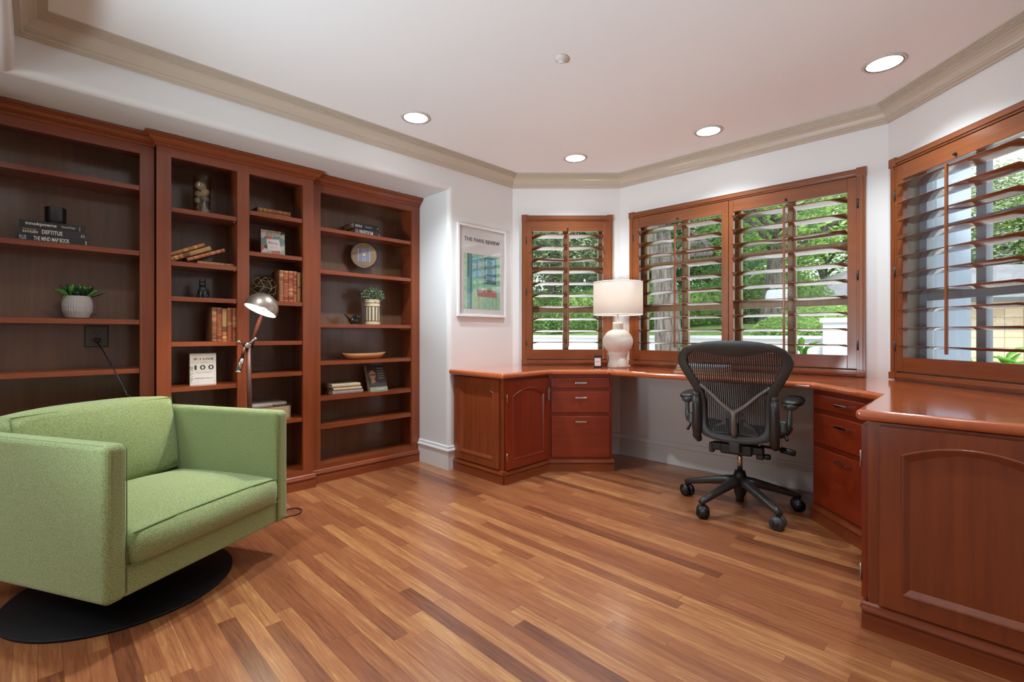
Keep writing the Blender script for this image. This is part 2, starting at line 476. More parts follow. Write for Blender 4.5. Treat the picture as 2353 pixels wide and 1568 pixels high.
# ------------------------------------------------------------------ the room shell
T_L = -2.945; T_R = .245; S_N = -.07; NICHE_Z = 2.172; S_REAR = -2.6
A1 = Vector((0, 4.17, 0)); A2 = Vector((.951, 4.17, 0)); A3 = Vector((2.29, 2.885, 0)); A4 = Vector((2.29, 1.944, 0))
room = [P(S_REAR, -3.74), P(S_REAR, T_R + .02), P(3.0, T_R + .02), (2.32, 1.93), (2.32, 2.90), (.965, 4.20), (-.02, 4.20), P(2.95, -3.0), P(2.6, -3.74)]
room = [(p[0], p[1]) for p in room]
struct(MB().prism(room, -.06, 0, 'floor_planks').build('floor'), 'honey and red-brown hardwood strip floor running diagonally across the study', 'floor')
struct(MB().prism(room, ZC, ZC + .16, 'ceiling_paint').build('ceiling'), 'smooth off-white ceiling with recessed lights', 'ceiling')

def bevel_edges(o, test, width, seg=5):
    bm = bmesh.new(); bm.from_mesh(o.data)
    es = [e for e in bm.edges if test(e.verts[0].co, e.verts[1].co)]
    bmesh.ops.bevel(bm, geom=es, offset=width, segments=seg, affect='EDGES', profile=.5)
    bm.to_mesh(o.data); bm.free(); o.data.update()

# left wall with the bookcase niche; local x = s, y = -t
w = MB().prism_xz([(S_REAR, 0), (-.45, 0), (-.45, NICHE_Z), (2.25, NICHE_Z), (2.25, 0), (3.2, 0), (3.2, 2.6), (S_REAR, 2.6)], -T_L, 3.74, 'wall_paint').build('wall_left', rotz=A45)
bevel_edges(w, lambda a, b: abs(a.y + T_L) < 1e-3 and abs(b.y + T_L) < 1e-3 and ((abs(a.z - NICHE_Z) < 1e-3 and abs(b.z - NICHE_Z) < 1e-3) or (abs(a.x - 2.25) < 1e-3 and abs(b.x - 2.25) < 1e-3) or (abs(a.x + .45) < 1e-3 and abs(b.x + .45) < 1e-3)), .035, 14)
struct(w, 'off-white wall with rounded corners around the recessed bookcases', 'wall')
struct(MB().box(-.6, 2.4, 3.62, 3.74, 0, 2.3, 'wall_paint').build('wall_niche', rotz=A45), 'white wall behind the built-in bookcases', 'wall')
# header of the opening the photographer stands in
w = MB().box(S_N - .16, S_N, -T_R - .1, -T_L + .1, NICHE_Z + .0015, 2.6, 'wall_paint').build('wall_entry', rotz=A45)
bevel_edges(w, lambda a, b: abs(a.z - NICHE_Z) < 2e-3 and abs(b.z - NICHE_Z) < 2e-3 and abs(a.x - b.x) < 1e-3, .035, 14)
struct(w, 'white header wall above the wide entry opening', 'wall')
struct(MB().box(S_REAR, 3.0, -T_R - .12, -T_R, 0, 2.6, 'wall_paint').build('wall_right', rotz=A45), 'white wall closing the room beside the camera', 'wall')
# far end of the adjoining hall
w = MB()
w.box(S_REAR - .12, S_REAR, -.25, 1.0, 0, 2.6, 'wall_paint'); w.box(S_REAR - .12, S_REAR, 1.0, 2.9, 0, 2.6, 'wall_paint')
w.box(S_REAR - .12, S_REAR, 2.9, 3.74, 0, 2.6, 'wall_paint')
struct(w.build('wall_rear', rotz=A45), 'white end wall of the adjoining hall', 'wall')

def wall_with_hole(name, label, org, rot, length, x0, x1, z0, z1, th=.16):
    m = MB()
    m.box(-.05, x0, 0, th, 0, 2.6, 'wall_paint'); m.box(x1, length + .05, 0, th, 0, 2.6, 'wall_paint')
    m.box(x0, x1, 0, th, 0, z0, 'wall_paint'); m.box(x0, x1, 0, th, z1, 2.6, 'wall_paint')
    o = m.build(name, loc=org, rotz=rot); struct(o, label, 'wall'); return o

R2 = math.atan2(A3.y - A2.y, A3.x - A2.x); LEN2 = (A3 - A2).length
WZ0, WZ1 = .79, 2.088
def casing(parent, x0, x1, z0, z1):
    m = MB(); w = .045
    for (a, b, c, d, ax) in ((x0, x0 + w, z0 + .035, z1 - w, 'shutter_z'), (x1 - w, x1, z0 + .035, z1 - w, 'shutter_z')):
        m.box(a, b, -.026, .0, c, d, ax); m.box(a + .012, b - .012, -.032, -.02, c, d, ax)
    m.box(x0 + w, x1 - w, -.026, 0, z1 - w, z1, 'shutter_x'); m.box(x0 + w, x1 - w, -.033, -.02, z1 - w + .012, z1 - .012, 'shutter_x')
    m.box(x0 + w, x1 - w, -.03, 0, z0 - .004, z0 + .035, 'shutter_x'); m.box(x0 + w, x1 - w, -.036, -.02, z0 + .008, z0 + .022, 'shutter_x')
    for a in (x0 - .002, x1 - w - .002):
        m.box(a, a + w + .004, -.036, 0, z1 - w - .003, z1 + .004, 'shutter_z'); m.box(a, a + w + .004, -.036, 0, z0 - .004, z0 + .037, 'shutter_z')
    o = m.build('casing', parent, .002)
    return o
def window(idx, label, org, rot, x0, x1, units, fm):
    r = sroot('window_%d' % idx, label, 'window', org, rot)
    casing(r, x0, x1, WZ0, WZ1)
    hx0, hx1, hz0, hz1 = x0 + .03, x1 - .03, WZ0 + .03, WZ1 - .03
    m = MB(); th = .02
    m.box(hx0, hx0 + th, .0, .17, hz0, hz1, 'jamb_grey'); m.box(hx1 - th, hx1, .0, .17, hz0, hz1, 'jamb_grey')
    m.box(hx0, hx1, .0, .17, hz0, hz0 + th, 'jamb_grey'); m.box(hx0, hx1, .0, .17, hz1 - th, hz1, 'jamb_grey')
    m.build('jamb', r)
    for (a, b) in units:
        m = MB(); f = .05; y0, y1 = .10, .14
        m.box(a, a + f, y0, y1, hz0 + th, hz1 - th, fm); m.box(b - f, b, y0, y1, hz0 + th, hz1 - th, fm)
        m.box(a + f, b - f, y0, y1, hz0 + th, hz0 + th + f, fm); m.box(a + f, b - f, y0, y1, hz1 - th - f, hz1 - th, fm)
        c = (a + b) / 2
        m.box(c - .026, c + .026, y0 + .002, y1, hz0 + th, hz1 - th, fm)
        for z in (1.265, 1.637):
            m.box(a + f, b - f, y0 + .003, y1 - .002, z - .022, z + .022, fm)
        sf = m.build('sash_frame', r, .003)
        MB().box(a + .01, b - .01, .118, .122, hz0 + th + .01, hz1 - th - .01, 'window_glass').build('pane', sf)
    return r, hx0, hx1, hz0, hz1

PZ0, PZ1 = .832, 2.040          # shutter panel
LZ0, LZ1 = .916, 1.951          # louvre opening
def shutter(label, org, rot, xa, xb, la, lb, hinge_left, group):
    t = thing('plantation_shutter', label, 'shutter', org, rot, group)
    m = MB(); y0, y1 = -.022, .008
    m.box(xa, la, y0, y1, PZ0, PZ1, 'shutter_z'); m.box(lb, xb, y0, y1, PZ0, PZ1, 'shutter_z')
    m.box(la, lb, y0, y1, LZ1, PZ1, 'shutter_x'); m.box(la, lb, y0, y1, PZ0, LZ0, 'shutter_x')
    m.build('frame', t, .002)
    n = 10; pitch = (LZ1 - LZ0) / n; w2 = .056; th = .0042; tilt = R(-8)
    lm = MB(); sec = []
    for k in range(16):
        a = 2 * PI * k / 16
        y, z = w2 * math.cos(a), th * math.sin(a)
        sec.append((y * math.cos(tilt) - z * math.sin(tilt), y * math.sin(tilt) + z * math.cos(tilt)))
    lm.prism_yz(sec, la + .002, lb - .002, 'louver_wood', smooth=True)
    me = lm.mesh('louver')
    for i in range(n):
        o = bpy.data.objects.new('louver', me); C.objects.link(o); o.parent = t
        o.location = (0, -.007, LZ0 + pitch * (i + .58))
    c = (la + lb) / 2
    MB().box(c - .007, c + .007, -.078, -.066, LZ0 + .03, LZ1 - .03, 'shutter_z').build('tilt_rod', t, .003)
    MB().ball((c, -.03, LZ1 + .02), (.007, .012, .009), 'gasket').build('catch', t)
    for z in (.98, 1.42, 1.87):
        x = xa if hinge_left else xb
        MB().tube([(x, -.028, z - .03), (x, -.028, z + .03)], .005, 'graphite', 8).build('hinge', t)
    return t

# window 1 (small, frontal), 2 (double), 3 (right)
wall_with_hole('wall_back', 'narrow white wall facing the camera with one shuttered window', A1, 0, .951, .12, .846, WZ0 + .03, WZ1 - .03)
window(1, 'single window with cherry casing behind the white table lamp', A1, 0, .086, .878, [(.14, .826)], 'sash_wood')
shutter('single cherry plantation shutter left of the white table lamp', A1, 0, .124, .84, .176, .796, True, 'plantation shutters')
wall_with_hole('wall_bay', 'white angled wall with the wide double window', A2, R2, LEN2, .135, 1.715, WZ0 + .03, WZ1 - .03)
window(2, 'wide double window with cherry casing above the office chair', A2, R2, .104, 1.746, [(.155, .925), (.925, 1.695)], 'sash_wood')
shutter('cherry plantation shutter between the table lamp and the office chair', A2, R2, .140, .9235, .1944, .8746, True, 'plantation shutters')
shutter('cherry plantation shutter directly behind the office chair, right half of double window', A2, R2, .9265, 1.706, .9592, 1.6514, False, 'plantation shutters')
wall_with_hole('wall_window', 'white wall with the large shuttered window over the right counter', A3, R(-90), .941, .075, .855, WZ0 + .03, WZ1 - .03)
window(3, 'window with cherry casing above the glossy counter on the right', A3, R(-90), .045, .885, [(.10, .83)], 'frame_blue')
shutter('large cherry plantation shutter over the glossy counter, cut by the photo edge', A3, R(-90), .082, .848, .130, .796, True, 'plantation shutters')

# crown moulding swept round the room
def sweep(path, prof, mat, closed=True):
    n = len(path); k = len(prof); m = MB(); vs = []
    for i in range(n):
        p = Vector(path[i]).to_2d()
        a = (p - Vector(path[i - 1]).to_2d()).normalized(); b = (Vector(path[(i + 1) % n]).to_2d() - p).normalized()
        if not closed and i == 0: a = b
        if not closed and i == n - 1: b = a
        na = Vector((a.y, -a.x)); nb = Vector((b.y, -b.x))          # inward for a clockwise path
        bi = (na + nb).normalized(); sc = 1 / max(.2, bi.dot(na))
        for d, z in prof: vs.append((p.x + bi.x * d * sc, p.y + bi.y * d * sc, z))
    fs = []
    for i in range(n if closed else n - 1):
        j = (i + 1) % n
        for q in range(k - 1): fs.append((i * k + q, j * k + q, j * k + q + 1, i * k + q + 1))
    if not closed:
        fs.append(list(range(k))); fs.append([(n - 1) * k + q for q in range(k)][::-1])
    m.add(vs, fs, mat)
    return m
cp = [(0, 2.333), (.015, 2.333), (.015, 2.343), (.020, 2.344), (.027, 2.350), (.026, 2.357), (.031, 2.359), (.033, 2.370), (.040, 2.385), (.053, 2.397), (.068, 2.402), (.068, 2.409), (.077, 2.409), (.077, 2.4155), (.085, 2.4155), (.085, 2.422), (.093, 2.422), (.093, 2.429), (.101, 2.429), (.101, 2.437)]
path = [P(S_N, T_R), P(S_N, T_L), A1, A2, A3, A4]
struct(sweep(path, cp, 'crown_paint').build('trim_1'), 'beige crown moulding around the ceiling', 'moulding')
# baseboards
bp = [(0, .0), (.016, 0), (.016, .135), (.022, .14), (.024, .15), (.019, .158), (.013, .165), (.012, .178), (0, .185)]
o = sweep([P(2.25, -3.36), P(2.25, T_L), P(2.30, T_L)], bp, 'base_paint', False).build('baseboard_left'); struct(o, 'white baseboard on the pier beside the bookcase', 'baseboard')
d2 = (A3 - A2).normalized()
o = sweep([(.78, 4.17), A2, A3, (2.29, 2.70)], bp, 'base_paint', False).build('baseboard_bay'); struct(o, 'white baseboard in the kneehole under the desk', 'baseboard')

# ------------------------------------------------------------------ ceiling fittings
def downlight(s, t, label, fixture=True, power=75):
    p = P(s, t, ZC)
    if fixture:
        r = thing('recessed_light', label, 'ceiling light', p, 0, 'recessed ceiling lights')
        MB().lathe([(.080, -.004), (.082, -.007), (.090, -.006), (.095, -.0005), (.080, -.0005), (.080, -.004)], 'can_trim', seg=48, closed=True).build('trim_ring', r)
        MB().lathe([(.076, -.0008), (.076, -.0058), (.0805, -.0058), (.0805, -.0008), (.076, -.0008)], 'gasket', seg=48, closed=True).build('gasket_ring', r)
        MB().lathe([(.0001, -.0025), (.05, -.0025), (.0758, -.003), (.0758, -.0008), (.0001, -.0008)], 'lens', seg=48).build('lens', r)
    l = bpy.data.lights.new('downlight_lamp', 'SPOT'); l.energy = power; l.color = (.81, .93, 1)
    l.spot_size = R(126); l.spot_blend = 1.0; l.shadow_soft_size = .03
    o = bpy.data.objects.new('downlight_lamp', l); C.objects.link(o); o.location = (p.x, p.y, ZC - .05)
downlight(1.71, -2.58, 'recessed ceiling light nearest the bookcase', True, 130)
downlight(3.06, -.369, 'largest recessed ceiling light, above the right window', True, 58)
downlight(3.234, -1.34, 'recessed ceiling light in front of the wide double window', True, 60)
downlight(2.988, -2.284, 'recessed ceiling light above the white table lamp', True, 50)
# unseen spots without fittings, added over the rest of the room for fill
downlight(.38, -2.2, '', False, 75); downlight(1.71, -.12, '', False, 50); downlight(-1.4, -1.4, '', False, 40)
sd = thing('smoke_detector', 'small round white sensor in the middle of the ceiling', 'sensor', P(1.857, -1.507, ZC))
MB().lathe([(.0001, -.022), (.014, -.022), (.019, -.019), (.034, -.008), (.037, -.001), (.0001, -.001)], 'can_trim', seg=32).build('housing', sd)
MB().lathe([(.0001, -.024), (.012, -.024), (.015, -.022), (.0001, -.0215)], 'white_gloss', seg=24).build('cap', sd)

# ------------------------------------------------------------------ built-in bookcases (local x = s, y = into the wall)
FR_Y = .0
def crown_bc(parent, s0, s1, yf, z0, z1, ret_l=False, ret_r=False):
    prof = [(0, z0), (.006, z0), (.010, z0 + .008), (.010, z0 + .014), (.018, z0 + .017), (.030, z0 + .026), (.040, z0 + .038), (.046, z0 + .040), (.046, z0 + .046), (.054, z0 + .05), (.058, z1), (0, z1)]
    m = MB()
    vs = []; k = len(prof)
    for (sx, dirx) in ((s0, -1 if ret_l else 0), (s1, 1 if ret_r else 0)):
        for d, z in prof: vs.append((sx + dirx * d, yf - d, z))
    fs = [(q, (q + 1) % k, k + (q + 1) % k, k + q) for q in range(k)]
    fs.append(list(range(k))[::-1]); fs.append([k + q for q in range(k)])
    m.add(vs, fs, 'cherry_x')
    for (flag, sx, dx) in ((ret_l, s0, -1), (ret_r, s1, 1)):
        if flag:
            vs = []
            for d, z in prof: vs.append((sx + dx * d, yf - d, z))
            for d, z in prof: vs.append((sx + dx * d, yf + .06, z))
            m.add(vs, fs if dx > 0 else fs, 'cherry_x')
    m.build('crown_molding', parent)
def plinth_bc(parent, s0, s1, yf, dx=.0):
    m = MB()
    m.prism_yz([(yf + a, b) for a, b in [(-.018, 0), (-.018, .056), (-.013, .058), (-.013, .062), (-.020, .064), (-.023, .070), (-.021, .077), (-.013, .080), (-.011, .088), (-.004, .094), (.02, .094), (.02, 0)]], s0 - dx, s1 + dx, 'cherry_x')
    m.build('plinth', parent)
def bookcase(label, s0, s1, t_face, openings, ret):
    r = thing('bookcase', label, 'bookcase', (0, 0, 0), A45, 'built-in cherry bookcases')
    yf = -t_face; yb = 3.585
    m = MB(); zt, zb = 2.058, .126
    xs = [s0] + [v for o in openings for v in (o[0], o[1])] + [s1]
    for i in range(0, len(xs), 2): m.box(xs[i], xs[i + 1], yf, yf + .022, .085, 2.115, 'cherry_z')
    for o in openings:
        m.box(o[0], o[1], yf, yf + .022, zt, 2.115, 'cherry_x'); m.box(o[0], o[1], yf, yf + .022, .085, zb, 'cherry_x')
    m.build('face_frame', r)
    m = MB()
    for i in range(0, len(xs), 2):
        c = (xs[i] + xs[i + 1]) / 2
        if i == 0: a, b = s0 + .006, s0 + .03
        elif i == len(xs) - 2: a, b = s1 - .03, s1 - .006
        else: a, b = c - .018, c + .018
        m.box(a, b, yf + .022, yb - .012, .0, 2.12, 'cherry_z')
    m.box(s0 + .006, s1 - .006, yf + .022, yb - .012, 2.10, 2.12, 'cherry_x'); m.box(s0 + .006, s1 - .006, yf + .022, yb - .012, zb - .022, zb - .002, 'cherry_x')
    m.build('carcass', r)
    MB().box(s0 + .006, s1 - .006, yb - .012, yb, .0, 2.12, 'back_panel').build('back_panel', r)
    for o in openings:
        ia = o[0] - (.035 if o[0] == xs[1] else .012); ib = o[1] + (.03 if o[1] == xs[-2] else .012)
        for z in o[2]:
            m = MB(); m.box(ia, ib, yf + .024, yb - .014, z - .02, z, 'cherry_x'); m.box(o[0] + .002, o[1] - .002, yf + .006, yf + .024, z - .026, z, 'cherry_x')
            sh = m.build('shelf', r)
            MB().tube([(ib - .001, yf + .06, z - .024), (ib - .016, yf + .06, z - .024)], .0035, 'chrome', 8).build('shelf_pin', sh)
    crown_bc(r, s0, s1, yf, 2.108, 2.166, *ret)
    plinth_bc(r, s0, s1, yf, .012 if ret[0] else 0)
    return r
SH_L = [1.88, 1.5155, 1.131, .8597, .52]
SH_M1 = [1.776, 1.469, 1.267, 1.0057, .7447, .46]
SH_M2 = [1.831, 1.574, 1.266, 1.0055, .797, .484]
SH_R = [1.813, 1.509, 1.1246, .8564, .6014, .400]
bookcase('wide cherry bookcase behind the green armchair with wall outlet and succulent', -.435, .468, -3.335, [(-.365, .403, SH_L)], (False, False))
bookcase('double-column cherry bookcase standing forward behind the floor lamp', .470, 1.342, -3.275, [(.537, .8735, SH_M1), (.941, 1.272, SH_M2)], (True, True))
bookcase('cherry bookcase beside the white pier with plant in striped pot', 1.344, 2.246, -3.335, [(1.417, 2.171, SH_R)], (False, False))

# ------------------------------------------------------------------ desk run
def arch_door(m, x0, x1, z0, z1, y, mat_f, mat_p, bl=.055, br=.055, bb=.06, bt=.06, rise=.045, th=.02, depth=.009, chan=.014):
    """frame-and-panel front facing -y with an arched recess"""
    ix0, ix1, iz0, izs = x0 + bl, x1 - br, z0 + bb, z1 - bt - rise
    N = 14
    arc = []
    for k in range(1, N):
        u = k / N
        x = ix1 + (ix0 - ix1) * u
        arc.append((x, izs + rise * (1 - (2 * u - 1) ** 2)))
    inner = [(ix0, iz0), (ix1, iz0), (ix1, izs)] + arc + [(ix0, izs)]
    outer = [(x0, z0), (x1, z0), (x1, z1)] + [(x1 + (x0 - x1) * k / N, z1) for k in range(1, N)] + [(x0, z1)]
    n = len(inner)
    cx, cz = (ix0 + ix1) / 2, (iz0 + izs) / 2
    def inset(p, d):
        return (p[0] + (d if p[0] < cx else -d) * min(1, abs(p[0] - cx) / (.25 * (ix1 - ix0))), p[1] + (d if p[1] < cz else -d))
    loops = [[(p[0], y + th, p[1]) for p in outer], [(p[0], y, p[1]) for p in outer], [(p[0], y, p[1]) for p in inner],
             [(inset(p, .003)[0], y - .004, inset(p, .003)[1]) for p in inner],
             [(inset(p, .008)[0], y - .002, inset(p, .008)[1]) for p in inner],
             [(inset(p, chan)[0], y + depth, inset(p, chan)[1]) for p in inner]]
    vs = [v for lp in loops for v in lp]; fs = []
    for a in range(len(loops) - 1):
        for i in range(n):
            j = (i + 1) % n
            fs.append((a * n + i, a * n + j, (a + 1) * n + j, (a + 1) * n + i))
    m.add(vs, fs, mat_f)
    m.add(loops[-1], [list(range(n))], mat_p)
    return m
def pull(parent, xc, zc, y, w=.088, vertical=False):
    m = MB()
    if vertical:
        m.box(xc - .005, xc + .005, y - .03, y - .022, zc - w / 2, zc + w / 2, 'chrome')
        for z in (zc - w / 2, zc + w / 2 - .01): m.box(xc - .005, xc + .005, y - .024, y, z, z + .01, 'chrome')
    else:
        m.box(xc - w / 2, xc + w / 2, y - .03, y - .022, zc - .006, zc + .006, 'chrome')
        for x in (xc - w / 2, xc + w / 2 - .01): m.box(x, x + .01, y - .024, y, zc - .006, zc + .006, 'chrome')
    return m.build('handle', parent, .0015)
def drawer_unit(label, org, rot, w, depth, side_l=.02, side_r=.02):
    """local x 0..w, face at y=0, towards the wall +y"""
    r = thing('drawer_cabinet', label, 'cabinet', org, rot, 'drawer cabinets under the desk')
    m = MB(); m.box(0, w, .0, depth, .085, .739, 'red_cherry_z')
    m.build('body', r, .002)
    m = MB(); m.box(0, w + .012, 0, depth, 0, .07, 'cherry_x')
    m.prism_yz([(-.018, 0), (-.018, .056), (-.013, .058), (-.013, .062), (-.020, .064), (-.023, .070), (-.021, .077), (-.013, .080), (-.011, .088), (-.004, .094), (.02, .094), (.02, 0)], 0, w + .012, 'cherry_x')
    m.build('plinth', r)
    for (z0, z1, hz) in ((.637, .718, .680), (.449, .612, .568), (.107, .422, .385)):
        d = MB(); d.box(side_l, w - side_r, -.016, .0, z0, z1, 'red_cherry_x')
        dr = d.build('drawer', r, .006, 3)
        pull(dr, w / 2, hz, -.016)
    return r
drawer_unit('three-drawer cherry cabinet below the white table lamp', (.281, 3.645, 0), 0, .489, .522)
rc_Y = 1.715 + .30 * Q2
drawer_unit('three-drawer cherry cabinet right of the office chair', (1.715, 2.70, 0), R(-90), 2.70 - rc_Y, .572)

def corner_cabinet(label, poly, door_org, door_rot, door_w, end_org, end_rot, end_w, hinge_right, group):
    r = thing('corner_cabinet', label, 'cabinet', (0, 0, 0), 0, group)
    MB().prism(poly, .085, .739, 'cherry_z').build('body', r)
    for nm, org, rot, w in (('door', door_org, door_rot, door_w), ('end_panel', end_org, end_rot, end_w)):
        M = Matrix.Translation(org) @ Matrix.Rotation(rot, 4, 'Z')
        m = MB()
        if nm == 'door': arch_door(m, .012, w - .012, .10, .722, -.020, 'red_cherry_z', 'red_cherry_z', rise=.05)
        else: arch_door(m, .035, w - .035, .10, .728, -.016, 'cherry_z', 'cherry_z', bl=.058, br=.058, bb=.056, bt=.045, rise=.045, depth=.013, chan=.024)
        o = m.build(nm, r); o.matrix_local = M
        p = MB(); e0, e1 = (-.015, w + .004) if nm == 'end_panel' else (-.003, w)
        p.prism_yz([(-.018, 0), (-.018, .056), (-.013, .058), (-.013, .062), (-.020, .064), (-.023, .070), (-.021, .077), (-.013, .080), (-.011, .088), (-.004, .094), (.02, .094), (.02, 0)], e0, e1, 'cherry_x')
        q = p.build('plinth', r); q.matrix_local = M
        if nm == 'door':
            h = pull(o, (w - .045) if hinge_right is False else .045, .60, -.020, .095, True)
            for z in (.19, .60):
                hx = .010 if hinge_right is False else w - .010
                MB().tube([(hx, -.022, z - .03), (hx, -.022, z + .03)], .0032, 'nickel', 8).build('hinge', o)
    return r
TL, SL = -2.38, 2.30
xL = .279
polyL = [P(SL, TL), (xL, xL - TL * Q2), (xL, 4.168), (.005, 4.168), P(SL, T_L + .003)]
corner_cabinet('cherry corner cabinet with arched end panel under the framed poster', [(p[0], p[1]) for p in polyL],
               P(SL, TL), A45, P(0, 0).length + (Vector((xL, xL - TL * Q2)) - P(SL, TL).to_2d()).length, P(SL, T_L + .003), R(-45), TL - T_L - .003, False, 'corner cabinets at the ends of the desk')
TR_, SR_ = -.30, 2.10
polyR = [P(SR_, TR_), P(SR_, T_R - .003), (2.287, 2.287 - (T_R - .003) * Q2 + .0), (2.287, rc_Y), (1.715, rc_Y)]
corner_cabinet('large cherry cabinet in the right foreground with arched end panel', [(p[0], p[1]) for p in polyR],
               Vector((1.715, rc_Y, 0)), R(225), (Vector((1.715, rc_Y)) - P(SR_, TR_).to_2d()).length, P(SR_, TR_), R(-45), T_R - .003 - TR_, True, 'corner cabinets at the ends of the desk')

k0 = (3.60 - 3.737) / -.6924
ctop = [P(2.245, T_L + .002), P(2.245, -2.335), (3.60 - 2.335 * Q2, 3.60), (.735, 3.60), (.735, 3.546), (1.675, 2.644), (1.675, 1.675 + .335 * Q2), P(2.08, -.335), P(2.08, T_R - .002), (2.287, 2.287 - (T_R - .002) * Q2), (2.287, 2.884), (.950, 4.167), (.003, 4.167)]
ct = MB().prism([(p[0], p[1]) for p in ctop], .742, .78, 'counter_wood').build('countertop', bevel=.016, seg=5)
tag(ct, 'continuous glossy red-cherry worktop running round the bay', 'worktop')

# ------------------------------------------------------------------ lights (real and added) + world + camera
def point(name, loc, e, col, rad):
    l = bpy.data.lights.new(name, 'POINT'); l.energy = e; l.color = col; l.shadow_soft_size = rad
    o = bpy.data.objects.new(name, l); C.objects.link(o); o.location = loc; return o

# ------------------------------------------------------------------ books
def MF(s, y, z, rz=0.0):            # matrix in the bookcase frame (x = s, y = -t)
    return Matrix.Rotation(A45, 4, 'Z') @ Matrix.Translation((s, y, z)) @ Matrix.Rotation(rz, 4, 'Z')
def lie(s0, z0, ang, th, t, rz=0.0):
    a = ang
    X = Vector((math.sin(a), 0, -math.cos(a))); Y = Vector((0, 1, 0)); Z = Vector((math.cos(a), 0, math.sin(a)))
    B = Matrix((X, Y, Z)).transposed().to_4x4()
    return MF(s0 - th * math.sin(a), -t, z0 + th * math.cos(a), rz) @ B
def book(label, M, th, dp, h, cover, group=None, pages='pages', spine=None, texts=(), name='book'):
    r = thing(name, label, 'book', group=group); r.matrix_world = M
    m = MB(); b = .003
    m.box(0, b, .004, dp, 0, h, cover); m.box(th - b, th, .004, dp, 0, h, cover)
    if spine is None:
        m.box(0, th, 0, .005, 0, h, cover)
    else:
        n = 8; y = 0; tot = sum(f for f, _ in spine); z = 0
        for f, mt in spine:
            z1 = z + h * f / tot
            pts = [(th / 2 - th / 2 * math.cos(PI * k / n), .006 - .008 * math.sin(PI * k / n)) for k in range(n + 1)]
            ex = .0 if f > .5 else -.0012
            m.prism([(p[0], p[1] + (ex if 0 < i < n else 0)) for i, p in enumerate(pts)][::1], z, z1, mt, smooth=False)
            z = z1
    T = Matrix(((0, 0, -1, 0), (0, 1, 0, 0), (1, 0, 0, 0), (0, 0, 0, 1)))   # lettering runs up the spine
    for (body, mt, u0, u1, c, hh) in texts:
        TT = Matrix(((0, 0, -1, th * (1 - c)), (0, 1, 0, 0), (1, 0, 0, 0), (0, 0, 0, 1)))
        m.text(body, mt, u0 * h, u1 * h, 0, hh * th, 0, TT)
    m.build('cover', r)
    MB().box(b, th - b, .005, dp - .004, .003, h - .003, pages).build('page_block', r)
    return r
def antique(label, M, th, dp, h, group, seed, plain_from=None):
    rnd = random.Random(seed); sp = []
    base = rnd.choice(['leather_red', 'leather_red', 'leather_brown'])
    if plain_from is None or plain_from == 'red':
        red = plain_from == 'red'
        pan = ['spine_red', 'spine_red', 'spine_red_light', base] if red else ['leather_tan', 'spine_gold', 'spine_red_light', 'leather_tan']
        line = 'spine_red_light' if red else 'spine_gold'
        sp.append((.35, base)); sp.append((.2, line))
        for k in range(6):
            sp.append((.18, base)); sp.append((rnd.uniform(.7, 1.3), rnd.choice(pan)))
            sp.append((.14, base)); sp.append((.12, line))
            if rnd.random() < .5: sp.append((.12, base)); sp.append((.12, line))
        sp.append((.3, base)); sp.append((rnd.uniform(.3, .8), 'spine_red_light' if red else 'leather_tan'))
    elif plain_from == 'all':
        sp = [(3, 'spine_plain'), (.3, 'leather_brown'), (3, 'spine_plain')]
    else:
        sp = [(.5, 'leather_tan'), (.2, base), (.9, 'spine_gold'), (.2, base), (.9, 'leather_tan'), (.3, base), (1.2, 'leather_brown'), (5, 'spine_plain')]
    return book(label, M, th, dp, h, base, group, 'pages', sp)

# wide left bookcase: three dark books with a candle on top
t = -3.37
def Sx(px, tt=-3.37): return s_of(px, tt)
g = 'dark books stacked under the black candle'
rows = [('bottom dark book of the stack under the black candle', 39, 201.5, 538, 562, 'book_black', [('THE MIND MAP BOOK', 'white_ink', .22, .73, .5, .62), ('PLUS', 'disc_line', .03, .12, .5, .6), ('B', 'white_ink', .965, .985, .5, .6)]),
        ('middle dark book of the stack under the black candle', 42, 199, 523, 549, 'book_brown', [('DEFTITUE', 'white_ink', .33, .63, .5, .6), ('KATHLEEN', 'white_ink', .06, .27, .36, .34), ('ENCOUNTERS', 'pages', .06, .25, .72, .16), ('x l s', 'white_ink', .91, .97, .5, .5)]),
        ('top dark book of the stack, directly under the black candle', 44, 196, 510, 535, 'book_black', [('innokpoems', 'white_ink', .09, .55, .5, .6), ('Tyrone Di Kayo', 'pages_white', .62, .84, .5, .4), ('o', 'pages', .9, .92, .5, .7)])]
z = SH_L[1]
for lb, p0, p1, y0, y1, cv, tx in rows:
    th = .0345; s0, s1 = Sx(p0), Sx(p1)
    book(lb, lie(s0, z, 0, th, t), th, .17, s1 - s0, cv, g, 'pages_white', None, tx); z += th + .0003
sc = (s_of(102, -3.44) + s_of(153, -3.44)) / 2
c = thing('candle', 'black candle cup standing on the stack of dark books', 'candle', P(sc, -3.44, z), A45)
MB().lathe([(.0001, .0), (.039, 0), (.041, .003), (.042, .087), (.0415, .089), (.039, .089), (.038, .072), (.0001, .072)], 'candle_black', seg=40).build('cup', c)
MB().lathe([(.0001, .075), (.0379, .073), (.0379, .0725), (.0001, .0723)], 'candle_wax', seg=32).build('wax', c)
